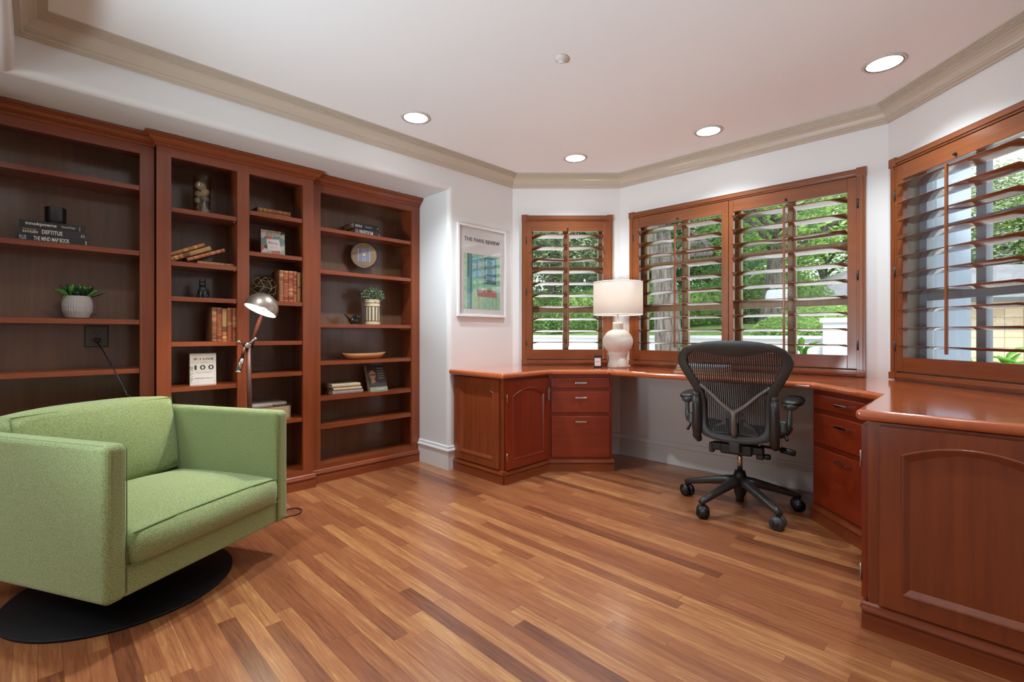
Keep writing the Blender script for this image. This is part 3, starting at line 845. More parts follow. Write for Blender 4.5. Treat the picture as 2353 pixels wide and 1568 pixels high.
# succulent
sc = s_of(178, -3.45)
c = thing('potted_succulent', 'green succulent in a ribbed grey bowl above the wall outlet', 'plant', P(sc, -3.45, SH_L[2]), A45)
m = MB(); seg = 72; prof = [(k_[0] * .74, k_[1]) for k_ in [(.0001, 0), (.052, 0), (.066, .008), (.082, .04), (.086, .07), (.083, .095), (.076, .122), (.072, .124), (.069, .118), (.069, .108), (.0001, .108)]]
vs = []; fs = []
for r_, zz in prof:
    for k in range(seg):
        a = 2 * PI * k / seg; rr = r_ * (1 + (.012 if k % 2 else -.012) * (1 if .01 < zz < .12 and r_ > .05 else 0))
        vs.append((rr * math.cos(a), rr * math.sin(a), zz))
for i in range(len(prof) - 1):
    for k in range(seg): fs.append((i * seg + k, i * seg + (k + 1) % seg, (i + 1) * seg + (k + 1) % seg, (i + 1) * seg + k))
m.add(vs, fs, 'pot_grey').build('pot', c)
def leaf_blade(m, base, dirv, ln, wd, mat, curl=.15):
    d = Vector(dirv).normalized(); sd = d.cross(Vector((0, 0, 1)))
    if sd.length < .01: sd = Vector((1, 0, 0))
    sd.normalize(); nn = sd.cross(d).normalized()
    prof = [(0, .35), (.25, .85), (.55, 1), (.8, .65), (1, .03)]
    vs = []; fs = []
    for u, w_ in prof:
        c_ = Vector(base) + d * ln * u - nn * ln * curl * u * u * -1 * 0 + Vector((0, 0, -ln * curl * u * u))
        vs += [c_ - sd * wd * w_ + nn * wd * .3 * w_, c_ + nn * -.1 * wd, c_ + sd * wd * w_ + nn * wd * .3 * w_, c_ + nn * wd * -.45 * w_]
    for i in range(4):
        o = i * 4
        for a, b_ in ((0, 1), (1, 2), (2, 3), (3, 0)): fs.append((o + a, o + b_, o + 4 + b_, o + 4 + a))
    m.add(vs, fs, mat, True)
rnd = random.Random(3)
for (cx, cy, n, big, dark) in ((-.022, -.010, 22, .92, .35), (.024, -.012, 22, .86, .3), (.0, .024, 14, .75, .6)):
    m = MB()
    for k in range(n):
        a = k * 2.4; e = R(86 - 62 * (k / n))
        ln = (.082 + .022 * k / n) * big * rnd.uniform(.85, 1.1)
        leaf_blade(m, (cx + .01 * math.cos(a), cy + .01 * math.sin(a), .112), (math.cos(a) * math.cos(e), math.sin(a) * math.cos(e), math.sin(e)), ln, .0135 * big, 'succulent_dark' if rnd.random() < dark and k > 6 else 'succulent', .05)
    m.build('rosette', c)
# wall outlet on the back panel
so = s_of(222, -3.57); zo = z_of(773.5, so, -3.57)
c = thing('wall_outlet', 'dark grey outlet plate on the back of the wide bookcase', 'outlet', P(so, -3.5725, zo), A45)
MB().box(-.052, .052, -.004, 0, -.061, .061, 'cable_black').box(-.047, .047, -.0065, -.004, -.056, .056, 'outlet_plate').build('plate', c, .001)
m = MB(); m.box(-.022, .022, -.0085, -.0065, -.037, .037, 'outlet_plate')
for zz in (.018,):
    m.box(-.0115, -.0075, -.0092, -.0085, zz - .002, zz + .008, 'cable_black'); m.box(.0075, .0115, -.0092, -.0085, zz - .002, zz + .008, 'cable_black'); m.box(-.003, .003, -.0092, -.0085, zz - .014, zz - .009, 'cable_black')
m.build('receptacle', c)

# middle bookcase, left column
sc = s_of(464, -3.39)
c = thing('glass_vase', 'tall clear glass cylinder filled with seashells', 'vase', P(sc, -3.39, SH_M1[0]), A45)
MB().lathe([(.0001, 0), (.045, 0), (.047, .004), (.047, .236), (.0455, .238), (.0445, .236), (.0445, .008), (.0001, .008)], 'jar_glass', seg=40).build('cylinder', c)
def shell(label, loc, r, mat, kind, rot):
    sh = thing('seashell', label, 'seashell', (0, 0, 0), 0, 'seashells inside the glass cylinder')
    m = MB()
    if kind == 'cone':
        pr = [(.0001, 0)]
        for k in range(7):
            f = k / 6; rr = r * .38 * (1 - f) + .002
            pr += [(rr, f * r * 2 + .004), (rr * .86, f * r * 2 + .008)]
        pr.append((.0001, r * 2.1 + .012)); m.lathe(pr, mat, seg=18)
    elif kind == 'scallop':
        m.ball((0, 0, 0), (r, r * .42, r * .85), mat, 24, 12, fn=lambda p: p * (1 + .05 * math.cos(9 * math.atan2(p.z, p.x))))
    else:
        m.ball((0, 0, 0), (r, r * .8, r * .8), mat, 20, 10, fn=lambda p: p * (1 + .08 * math.sin(5 * p.z + 3 * p.x)))
    o = m.build('seashell'); bpy.data.objects.remove(sh)
    tag(o, label, 'seashell', 'seashells inside the glass cylinder')
    o.matrix_world = MF(sc, 3.39, SH_M1[0]) @ Matrix.Translation(loc) @ Matrix.Rotation(rot[0], 4, 'X') @ Matrix.Rotation(rot[1], 4, 'Y')
shell('big round tan shell on top of the others in the glass cylinder', (-.008, -.006, .180), .031, 'shell_cream', 'round', (0, .2))
shell('white cone shell standing at the bottom of the glass cylinder', (.004, -.024, .009), .040, 'shell_white', 'cone', (-.1, .08))
shell('grey whelk in the middle of the glass cylinder', (.017, -.008, .103), .024, 'shell_grey', 'round', (.3, .5))
shell('slim pale shell at the left of the glass cylinder', (-.026, -.012, .085), .017, 'shell_cream', 'scallop', (.2, 1.3))
shell('small white shell low on the right in the glass cylinder', (.028, -.010, .03), .015, 'shell_white', 'round', (.2, .4))
shell('brown striped shell at the bottom left of the glass cylinder', (-.023, .0, .034), .020, 'shell_brown', 'round', (.8, .4))
shell('cream scallop at the upper right in the glass cylinder', (.017, -.002, .143), .025, 'shell_cream', 'scallop', (.3, -.6))
shell('tan shell at the upper left in the glass cylinder', (-.018, -.004, .128), .022, 'shell_cream', 'round', (.5, .2))
shell('brown shell at the back in the glass cylinder', (.0, .018, .062), .024, 'shell_brown', 'round', (.3, .9))
g = 'antique leather books leaning in the shelf above the cat figurine'
tt = -3.335
def lean(label, p0, p1, th, seed, pf=None, h=None):
    s0, s1 = s_of(p0[0], tt), s_of(p1[0], tt); z0, z1 = z_of(p0[1], s0, tt), z_of(p1[1], s1, tt)
    a = math.atan2(z1 - z0, s1 - s0); h = math.hypot(z1 - z0, s1 - s0)
    antique(label, lie(s0, z0, a, th, tt), th, .12, h, g, seed, pf)
sD0, sD1 = s_of(453, tt), .868
antique('antique leather book lying flat beneath the leaning ones', lie(sD0, SH_M1[1], 0, .021, tt), .021, .12, sD1 - sD0, g, 4)
lean('lowest of the three leaning antique leather books', (431.5, 601.2), (518.1, 578.8), .0215, 2)
lean('middle leaning antique book with a plain tan spine end', (396.4, 600.5), (487, 575.2), .027, 5, 'tail')
lean('topmost of the three leaning antique leather books', (393.8, 588.5), (472.2, 566.2), .0215, 8)
# cat figurine
sc = s_of(465, -3.38)
c = thing('cat_figurine', 'small black seated cat figurine between shelves of old books', 'figurine', P(sc, -3.38, SH_M1[2]), A45 + R(-8))
m = MB()
m.ball((0, .012, .034), (.026, .030, .036), 'figurine_black', 20, 12)
m.ball((0, -.002, .055), (.019, .018, .030), 'figurine_black', 16, 10)
m.ball((0, -.008, .086), (.0195, .018, .0175), 'figurine_black', 20, 12)
m.ball((0, -.025, .081), (.0085, .007, .0065), 'figurine_black', 12, 8)
for sx in (-1, 1):
    m.lathe([(.008, 0), (.006, .008), (.0008, .022)], 'figurine_black', (sx * .012, -.006, .098), 10)
    m.tube([(sx * .011, -.010, .055), (sx * .011, -.020, .025), (sx * .011, -.022, .006), (sx * .011, -.030, .004)], [.0085, .007, .006, .006], 'figurine_black', 10)
    m.ball((sx * .020, .004, .016), (.011, .022, .016), 'figurine_black', 14, 8)
m.tube([(.02, .035, .012), (.032, .03, .02), (.034, .022, .045), (.028, .018, .065)], [.007, .0065, .006, .003], 'figurine_black', 10)
m.build('body', c)
m = MB()
for sx in (-1, 1): m.ball((sx * .0075, -.0245, .0895), .0022, 'disc_tan', 8, 6)
m.build('eyes', c)
# standing leather books
def row(pxs, ytop, tt, zsh, labels, group, plains=(), seed=10):
    for i, lb in enumerate(labels):
        s0, s1 = s_of(pxs[i], tt), s_of(pxs[i + 1], tt)
        h = z_of(ytop, s_of(pxs[0], tt), tt) - zsh
        antique(lb, MF(s0, -tt, zsh), s1 - s0 - .0008, .15, h * (1 if i not in plains else .98), group, seed + i, 'all' if i in plains and seed == 20 else ('tail' if i in plains else 'red'))
row([487.3, 498.7, 510.7, 522.8, 534.8, 544.4], 706.5, -3.318, SH_M1[3],
    ['leftmost standing antique book in the row above the white book', 'second standing antique book from the left, above the white book',
     'standing antique book with plain tan upper spine, above the white book', 'fourth standing antique book in the row above the white book', 'last standing antique book against the stile, above the white book'],
    'antique books standing above the white book', (2,), 10)
row([642.2, 652.2, 663.3, 674.4, 683.2, 692.7], 621, -3.318, SH_M2[2],
    ['leftmost standing antique book beside the netted glass ball', 'second standing antique book from the netted glass ball', 'middle standing antique book right of the netted glass ball',
     'slim red standing antique book right of the netted glass ball', 'plain tan standing book at the end of the row beside the netted glass ball'], 'antique books standing beside the netted glass ball', (4,), 20)

def faceout(label, s0, s1, t, z, h, th, tilt, front, spine_m, deco, rz=0.0):
    r = thing('book', label, 'book'); w_ = s1 - s0
    r.matrix_world = MF(s0, -t, z, rz) @ Matrix.Rotation(-tilt, 4, 'X')
    m = MB(); m.box(0, w_, 0, .003, 0, h, front); m.box(0, w_, th - .003, th, 0, h, front); m.box(0, .003, .003, th - .003, 0, h, spine_m)
    deco(m, w_, h); m.build('cover', r)
    MB().box(.003, w_ - .004, .003, th - .003, .002, h - .003, 'pages_white').build('page_block', r)
    return r
def d1(m, w_, h):
    m.text('IF I LIVE', 'book_slate', .15 * w_, .9 * w_, .82 * h, .06 * h, 0)
    m.text('to be', 'cover_sage', .42 * w_, .66 * w_, .71 * h, .035 * h, 0)
    m.text('1', 'ink', .17 * w_, .25 * w_, .55 * h, .14 * h, 0); m.text('0', 'ink', .38 * w_, .58 * w_, .55 * h, .15 * h, 0); m.text('0', 'ink', .70 * w_, .90 * w_, .55 * h, .15 * h, 0)
    m.text('LESSONS FROM THE CENTENARIANS', 'cover_sage', .25 * w_, .8 * w_, .38 * h, .025 * h, 0, bold=False)
    m.text('NEENAH ELLIS', 'disc_tan', .16 * w_, .86 * w_, .205 * h, .032 * h, 0)
    rn = random.Random(5)
    for k in range(26):
        x = rn.uniform(.0, .1) * w_; zz = rn.uniform(.08, .6) * h; a = rn.random() * 6; q = .005
        m.add([(x + q * math.cos(a), -.0006, zz + q * math.sin(a)), (x + q * .5 * math.cos(a + 1.8), -.0006, zz + q * .5 * math.sin(a + 1.8)), (x - q * math.cos(a), -.0006, zz - q * math.sin(a)), (x + q * .5 * math.cos(a - 1.8), -.0006, zz + q * .5 * math.sin(a - 1.8))], [(0, 1, 2, 3)], 'leaf_print')
faceout('white hardcover standing face out in the shelf behind the armchair', s_of(436.5, -3.36), s_of(497, -3.36), -3.36, SH_M1[4], z_of(813, s_of(436.5, -3.36), -3.36) - SH_M1[4], .024, R(2), 'cover_white', 'cover_sage', d1)
# small striped thing beside the chair back
sc = s_of(424, -3.36)
c = thing('trinket_box', 'small brown domed trinket box peeking over the green armchair', 'box', P(sc, -3.36, SH_M1[5]), A45)
MB().lathe([(.0001, 0), (.034, 0), (.038, .01), (.038, .135), (.0001, .135)], 'shell_brown', seg=28).build('body', c)
MB().lathe([(.039, .135), (.040, .142), (.030, .158), (.012, .166), (.0001, .167), (.0001, .135)], 'leather_brown', seg=28).build('lid', c)

# middle bookcase, right column
tt = -3.36; s0, s1 = s_of(590.5, tt), s_of(668, tt)
g = 'antique books stacked on the top shelf'
antique('plain tan book under another on the shelf above the collage book', lie(s0, SH_M2[0], 0, .024, tt), .024, .13, s1 - s0, g, 30, 'all')
antique('gilt leather book lying on top of a plain tan one', lie(s0 + .001, SH_M2[0] + .0243, 0, .027, tt), .027, .135, s1 - s0 - .002, g, 33)
def d2_(m, w_, h):
    m.add([(.22 * w_, -.0012, .64 * h), (.28 * w_, -.0012, .18 * h), (.83 * w_, -.0012, .23 * h), (.76 * w_, -.0012, .67 * h)], [(0, 1, 2, 3)], 'label_paper')
    m.text('Art is...', 'ink', .30 * w_, .76 * w_, .51 * h, .085 * h, -.0014, bold=False)
    m.text('Metropolitan', 'label_ink', .38 * w_, .70 * w_, .34 * h, .02 * h, -.0014, bold=False)
faceout('book with a patchwork picture cover and a tilted white label', s_of(600, -3.37), s_of(655, -3.37), -3.37, SH_M2[1], z_of(526, s_of(600, -3.37), -3.37) - SH_M2[1], .022, R(3), 'cover_collage', 'book_slate', d2_)
# glass float in a net
sc = s_of(606, -3.40); rb = .083
c = thing('glass_float', 'clear glass ball in a rope net behind the floor lamp shade', 'ornament', P(sc, -3.40, SH_M2[2]), A45)
MB().ball((0, 0, rb + .002), rb - .003, 'jar_glass', 32, 20).build('ball', c)
bm = bmesh.new(); bmesh.ops.create_icosphere(bm, subdivisions=2, radius=rb)
bmesh.ops.join_triangles(bm, faces=bm.faces[:], angle_face_threshold=3.1, angle_shape_threshold=3.1)
bmesh.ops.rotate(bm, verts=bm.verts, cent=(0, 0, 0), matrix=Matrix.Rotation(.5, 3, 'X'))
m = MB()
for e in bm.edges:
    a, b_ = e.verts[0].co, e.verts[1].co
    pts = [(a.lerp(b_, k / 3).normalized() * rb + Vector((0, 0, rb + .002))) for k in range(4)]
    m.tube(pts, .0014, 'rope', 6)
bm.free(); m.build('net', c)
# rolled magazines
tt = -3.37; s0, s1 = s_of(578, tt), s_of(659, tt)
c = thing('magazine', 'folded pale magazine lying on a stack behind the armchair arm', 'magazine'); c.matrix_world = lie(s0, SH_M2[5] + .080, 0, .028, tt)
m = MB(); m.prism([(0, .012), (.004, .004), (.014, 0), (.024, .004), (.028, .012), (.028, .2), (0, .2)], 0, s1 - s0, 'magazine')
TT = Matrix(((0, 0, -1, .018), (0, 1, 0, 0), (1, 0, 0, 0), (0, 0, 0, 1)))
m.text('ROAD', 'book_slate', .13, .26, 0, .012, -.001, TT); m.build('cover', c)
book('thick pale book under the folded magazine behind the armchair', lie(s0 + .005, SH_M2[5], 0, .078, tt), .078, .2, s1 - s0 + .02, 'cover_beige', None, 'pages')

# right bookcase
tt = -3.40
s0, s1 = s_of(813.5, tt), s_of(876, tt)
g = 'slate books on the top shelf of the right bookcase'
book('thicker slate book under another on the top right shelf', lie(s0 + .004, SH_R[0], 0, .046, tt), .046, .19, s1 - s0 - .004, 'book_slate', g, 'pages', None, [('11 FREEDOM', 'white_ink', .05, .68, .5, .7), ('ua', 'disc_blue', .88, .96, .5, .4)])
book('thinner dark book on top of the slate one on the top right shelf', lie(s0, SH_R[0] + .0463, 0, .044, tt), .044, .19, s_of(870, tt) - s0, 'book_black', g, 'pages', None, [('NEVILLE', 'white_ink', .05, .32, .5, .36), ('Goldman', 'disc_line', .45, .72, .5, .2), ('o', 'white_ink', .94, .97, .5, .3)])
sc = s_of(836, -3.47); zc = z_of(587, sc, -3.47)
c = thing('decorative_disc', 'round tan glass disc on a thin stand with a blue square motif', 'ornament', P(sc, -3.47, SH_R[1]), A45 - R(20))
M = Matrix.Translation((0, 0, zc - SH_R[1])) @ Matrix.Rotation(R(90), 4, 'X'); rd = .098
MB().lathe([(.0001, -.008), (rd, -.008), (rd + .004, -.004), (rd + .004, .006), (rd, .008), (.0001, .0075)], 'disc_tan', seg=64, M=M).build('disc', c)
MB().lathe([(rd - .002, -.0085), (rd + .005, -.006), (rd + .005, .008), (rd - .001, .0095), (rd - .002, -.0085)], 'candle_black', seg=64, M=M, closed=True).build('rim', c)
m = MB(); zz = zc - SH_R[1]; q = .046
m.box(-q, q, -.0085, -.007, zz - q * 1.1, zz + q * 1.1, 'disc_blue')
for x in (-q + .002, -.008, .008, q - .002): m.box(x - .0017, x + .0017, -.0095, -.008, zz - q * 1.1, zz + q * 1.1, 'disc_line')
m.ball((0, -.010, zz), (.013, .006, .013), 'amber', 16, 10); m.build('motif', c)
MB().tube([(-.004, .004, zz - rd), (-.004, .004, .003)], .0022, 'candle_black', 8).lathe([(.0001, 0), (.03, 0), (.03, .003), (.0001, .003)], 'candle_black', (-.004, .004, 0), 24).build('stand', c)
# plant in striped pot
sc = s_of(855.5, -3.42)
c = thing('potted_plant', 'small-leaved green plant in a cream pot with dark stripes', 'plant', P(sc, -3.42, SH_R[2]), A45)
m = MB(); rp = .058
m.lathe([(.0001, 0), (rp, 0), (rp + .001, .004), (rp, .19), (rp + .001, .196), (rp - .004, .198), (rp - .006, .185), (.0001, .185)], 'pot_cream', seg=48)
for z0_, z1_ in ((.026, .031), (.140, .144), (.168, .172)): m.lathe([(rp + .0015, z0_), (rp + .0015, z1_)], 'pot_dark', seg=48, closed=True)
for k in range(14):
    a0 = 2 * PI * k / 14
    for (d0, d1_) in ((0, .10), (.13, .2)):
        vs = []
        for a in (a0 + d0, a0 + d1_):
            for z_ in (.031, .140): vs.append(((rp + .0012) * math.cos(a), (rp + .0012) * math.sin(a), z_))
        m.add(vs, [(0, 2, 3, 1)], 'pot_dark')
m.build('pot', c)
m = MB(); rnd = random.Random(11)
for k in range(620):
    th_ = rnd.uniform(0, 2 * PI); ph = math.acos(rnd.uniform(-.25, 1)); rr = rnd.uniform(.55, 1) ** .6
    p = Vector((.098 * rr * math.sin(ph) * math.cos(th_), .085 * rr * math.sin(ph) * math.sin(th_), .225 + .085 * rr * math.cos(ph) - (.03 if rnd.random() < .12 else 0)))
    n1 = Vector((rnd.gauss(0, 1), rnd.gauss(0, 1), rnd.gauss(0, 1))).normalized(); n2 = n1.orthogonal().normalized(); q = rnd.uniform(.005, .0085)
    m.add([p + n1 * q, p + n2 * q * .6, p - n1 * q, p - n2 * q * .6], [(0, 1, 2, 3)], 'leaf_grey' if rnd.random() < .55 else 'herb_green')
m.build('foliage', c)
m = MB()
for k in range(26):
    a = 2 * PI * k / 26; rr = rnd.uniform(.3, .95)
    m.tube([(.02 * math.cos(a), .02 * math.sin(a), .186), (.05 * rr * math.cos(a), .05 * rr * math.sin(a), .235), (.09 * rr * math.cos(a), .08 * rr * math.sin(a), .255 + .03 * (1 - rr))], .0012, 'succulent_dark', 5)
m.build('stems', c)
# bird
sc = s_of(812, -3.41)
c = thing('bird_figurine', 'glossy black bird figurine left of the striped plant pot', 'figurine', P(sc, -3.41, SH_R[2]), A45 + R(10))
m = MB()
m.ball((.0, 0, .030), (.040, .026, .026), 'bird_black', 24, 14)
m.ball((.030, -.006, .058), (.019, .018, .017), 'bird_black', 18, 12)
m.lathe([(.006, 0), (.0008, .016)], 'bird_black', seg=10, M=Matrix.Translation((.045, -.010, .058)) @ Matrix.Rotation(R(95), 4, 'Y'))
m.tube([(-.03, .0, .034), (-.055, .003, .058), (-.078, .006, .082)], [.018, .013, .004], 'bird_black', 12, flat=.45)
m.tube([(.005, -.018, .04), (-.012, -.022, .05), (-.016, -.018, .068)], [.012, .010, .003], 'bird_black', 10, flat=.5)
m.lathe([(.022, 0), (.02, .006), (.012, .012)], 'bird_black', seg=16)
m.build('body', c)
# wooden boat bowl
s0, s1 = s_of(785.5, -3.42), s_of(886, -3.42); sc = (s0 + s1) / 2; hl = (s1 - s0) / 2
b_ = MB(); N = 28; vs = []; fs = []
ring = []
for (kx, ky, zz) in ((.62, .42, 0), (.80, .75, .014), (1.0, 1.0, .046), (.985, .93, .0475), (.80, .70, .022), (.6, .4, .010)):
    for k in range(N):
        a = 2 * PI * k / N; cx_, sy_ = math.cos(a), math.sin(a)
        x = hl * kx * math.copysign(abs(cx_) ** .8, cx_); y = .058 * ky * math.copysign(abs(sy_) ** 1.1, sy_)
        vs.append((x, y, zz + (.006 * abs(cx_) ** 6 if zz > .04 else 0)))
for i in range(5):
    for k in range(N): fs.append((i * N + k, i * N + (k + 1) % N, (i + 1) * N + (k + 1) % N, (i + 1) * N + k))
fs.append(list(range(N))[::-1]); fs.append([5 * N + k for k in range(N)])
o = b_.add(vs, fs, 'bowl_wood', True).build('dough_bowl', loc=P(sc, -3.42, SH_R[3]), rotz=A45)
tag(o, 'long shallow wooden dough bowl shaped like a boat', 'bowl')
# low stack and portrait book
tt = -3.375; g = 'pale books stacked on a low shelf of the right bookcase'
z = SH_R[4]
for lb, p0, p1, th, cv, tx in (('mauve book at the bottom of the pale stack of three', 764, 833.2, .031, 'cover_mauve', [('MUTE DANCES', 'pages_white', .34, .70, .5, .55), ('o', 'pages_white', .1, .16, .5, .5), ('iter', 'pages_white', .86, .94, .5, .3)]),
                            ('thin beige book in the middle of the pale stack of three', 766, 830.5, .022, 'cover_beige', []),
                            ('cream book on top of the pale stack of three', 763, 827.5, .027, 'cover_beige', [])):
    a0, a1 = s_of(p0, tt), s_of(p1, tt)
    book(lb, lie(a0, z, 0, th, tt, R(-2)), th, .15, a1 - a0, cv, g, 'pages', [(1, cv)], tx); z += th + .0003
def d3(m, w_, h):
    m.add([(.0, -.0006, .0), (w_, -.0006, .0), (w_, -.0006, .155 * h), (0, -.0006, .155 * h)], [(0, 1, 2, 3)], 'cover_sage')
    pts = [(.26 * w_ + .19 * w_ * math.cos(a) , .62 * h + .17 * h * math.sin(a)) for a in [2 * PI * k / 20 for k in range(20)]]
    m.add([(x, -.0006, z_) for x, z_ in pts], [list(range(20))], 'skin_print')
    m.add([(.10 * w_, -.0008, .60 * h), (.44 * w_, -.0008, .60 * h), (.42 * w_, -.0008, .65 * h), (.10 * w_, -.0008, .64 * h)], [(0, 1, 2, 3)], 'cover_dark')
    m.add([(.12 * w_, -.0006, .30 * h), (.40 * w_, -.0006, .32 * h), (.36 * w_, -.0006, .45 * h), (.16 * w_, -.0006, .46 * h)], [(0, 1, 2, 3)], 'skin_print')
    for k, tx in enumerate(('The Life', 'and Long', 'Letters', 'of an old', 'painter')):
        m.text(tx, 'pages_white', .56 * w_, .90 * w_, (.86 - .095 * k) * h, .045 * h, -.0006)
    m.text('a memoir', 'pages_white', .38 * w_, .84 * w_, .085 * h, .05 * h, -.0008)
faceout('dark book with a portrait cover leaning back on the low shelf', s_of(851.5, -3.40), s_of(891.5, -3.40), -3.40, SH_R[4], .215, .042, R(20), 'cover_dark', 'cover_beige', d3)

# ------------------------------------------------------------------ framed poster on the left wall
s0, s1, z0, z1 = 2.325, 2.853, 1.192, 1.931
c = thing('framed_poster', 'white framed poster with a pale green interior drawing', 'picture', P(s0, T_L, z0), A45)
W_, H_ = s1 - s0, z1 - z0
m = MB(); f = .019
m.box(0, W_, -.024, -.002, 0, f, 'white_gloss'); m.box(0, W_, -.024, -.002, H_ - f, H_, 'white_gloss'); m.box(0, f, -.024, -.002, f, H_ - f, 'white_gloss'); m.box(W_ - f, W_, -.024, -.002, f, H_ - f, 'white_gloss')
m.build('frame', c, .002)
m = MB(); m.box(f, W_ - f, -.008, -.002, f, H_ - f, 'mat_board')
y = -.0085
def qd(x0, x1, z0_, z1_, mat, k=0): m.add([(x0 * W_, y - k * .0004, z0_ * H_), (x1 * W_, y - k * .0004, z0_ * H_), (x1 * W_, y - k * .0004, z1_ * H_), (x0 * W_, y - k * .0004, z1_ * H_)], [(0, 1, 2, 3)], mat)
qd(.13, .88, .085, .69, 'print_green'); qd(.13, .20, .085, .69, 'print_pale', 1); qd(.20, .28, .085, .69, 'print_blue', 1); qd(.20, .24, .43, .69, 'print_deep', 2)
qd(.28, .50, .43, .66, 'print_blue', 1); qd(.26, .285, .085, .69, 'print_deep', 3); qd(.28, .50, .09, .27, 'print_pale', 1); qd(.50, .53, .36, .69, 'print_trim', 2)
qd(.28, .50, .55, .57, 'print_trim', 2); qd(.54, .80, .37, .67, 'print_deep', 1); qd(.57, .77, .57, .655, 'print_blue', 2); qd(.57, .77, .48, .55, 'print_blue', 2); qd(.57, .77, .42, .465, 'print_blue', 2)
qd(.54, .80, .555, .567, 'print_trim', 3)
qd(.40, .81, .225, .305, 'print_red', 3); qd(.42, .435, .09, .225, 'print_trim', 3); qd(.72, .735, .09, .225, 'print_trim', 3); qd(.79, .80, .09, .225, 'print_trim', 3); qd(.48, .535, .30, .318, 'mat_board', 4)
m.text('THE PARIS REVIEW', 'ink', .14 * W_, .875 * W_, .845 * H_, .042 * H_, y)
m.build('print', c)
MB().box(f - .002, W_ - f + .002, -.0135, -.0125, f - .002, H_ - f + .002, 'picture_glass').build('glazing', c)

# ------------------------------------------------------------------ things on the desk
DZ = .78
lx, ly = .859, 3.85
c = thing('table_lamp', 'white plaster table lamp with a linen drum shade', 'lamp', (lx, ly, DZ), 0)
m = MB(); prof = [(.0001, .0), (.080, .0), (.083, .004), (.083, .012), (.074, .05), (.072, .085), (.080, .108)]
for k in range(15):
    a = R(-62 + 145 * k / 14); prof.append((.121 * math.cos(a) if k else .083, .209 + .107 * math.sin(a)))
prof += [(.043, .306), (.040, .312), (.042, .325), (.043, .352), (.041, .364), (.036, .367), (.0001, .367)]
m.lathe(prof, 'plaster', seg=56)
o = m.build('base', c)
MB().ball((.012, -.022, .0), (.058, .075, .102), 'plaster', 28, 18, fn=lambda p: Vector((p.x, p.y, max(0.0, p.z)))).build('foot_arch', c)
MB().tube([(0, 0, .36), (0, 0, .66)], .009, 'can_trim', 12).build('stem', c)
sh = MB(); r0, r1, zb, zt_ = .197, .1965, .425, .692
sh.lathe([(r0, zb), (r1, zt_), (r1 - .002, zt_), (r0 - .002, zb), (r0, zb)], 'lamp_linen', seg=64, closed=True)
s_ = sh.build('lamp_shade', c)
MB().lathe([(r0 + .0008, zb), (r0 + .0008, zb + .008), (r0 - .003, zb + .008), (r0 - .003, zb), (r0 + .0008, zb)], 'linen', seg=64, closed=True).lathe([(r1 + .0008, zt_ - .008), (r1 + .0008, zt_), (r1 - .003, zt_), (r1 - .003, zt_ - .008), (r1 + .0008, zt_ - .008)], 'linen', seg=64, closed=True).build('binding', s_)
m = MB()
for k in range(3):
    a = 2 * PI * k / 3 + .4; m.tube([(0, 0, .682), (.19 * math.cos(a), .19 * math.sin(a), .682)], .002, 'nickel', 6)
m.build('spider', c)
MB().ball((0, 0, .716), (.015, .015, .015), 'plaster', 16, 10).build('finial', c)
MB().ball((.035, -.03, .50), (.026, .026, .036), 'bulb', 16, 12).build('light_bulb', c)
point('table_lamp_light', (lx, ly, DZ + .56), 3.5, (1, .92, .84), .05)

c = thing('candle', 'small black square candle with a pale label on the desk', 'candle', (.700, 3.862, DZ), R(-14))
MB().box(-.032, .032, -.032, .032, 0, .092, 'candle_black').build('jar', c, .004, 3)
m = MB(); m.box(-.024, .024, -.0335, -.0318, .014, .078, 'label_paper'); m.text('AMBER', 'label_ink', -.014, .014, .048, .010, -.0336); m.build('label', c)
MB().box(-.033, .033, -.033, .033, .092, .099, 'candle_black').build('lid', c, .002)

# two closed notebooks / laptop on the desk behind the office chair
ddir = R2
bx = Vector((1.075, 3.30, 0))
M0 = Vector((1.115, 3.285, 0))
c = thing('notebook', 'brown notebook lying under the silver laptop on the desk', 'notebook', (M0.x, M0.y, DZ), R(-39))
MB().box(0, .33, 0, .235, 0, .003, 'notebook_brown').box(0, .33, 0, .235, .021, .024, 'notebook_brown').box(.0, .004, 0, .235, 0, .024, 'notebook_brown').build('cover', c, .001)
MB().box(.004, .326, .004, .232, .003, .021, 'pages').build('page_block', c)
c = thing('notebook', 'thinner brown notebook between the lower notebook and the silver laptop', 'notebook', (M0.x + .018, M0.y + .004, DZ + .0243), R(-39))
MB().box(0, .31, 0, .22, 0, .003, 'notebook_brown').box(0, .31, 0, .22, .018, .021, 'notebook_brown').box(0, .004, 0, .22, 0, .021, 'notebook_brown').build('cover', c, .001)
MB().box(.004, .306, .004, .217, .003, .018, 'pages').build('page_block', c)
c = thing('laptop', 'closed silver laptop on top of the brown notebooks', 'laptop', (M0.x + .03, M0.y + .006, DZ + .0456), R(-39))
MB().box(0, .30, 0, .21, 0, .006, 'laptop_silver').build('base', c, .002)
MB().box(0, .30, 0, .21, .0065, .0115, 'laptop_silver').build('lid', c, .002)

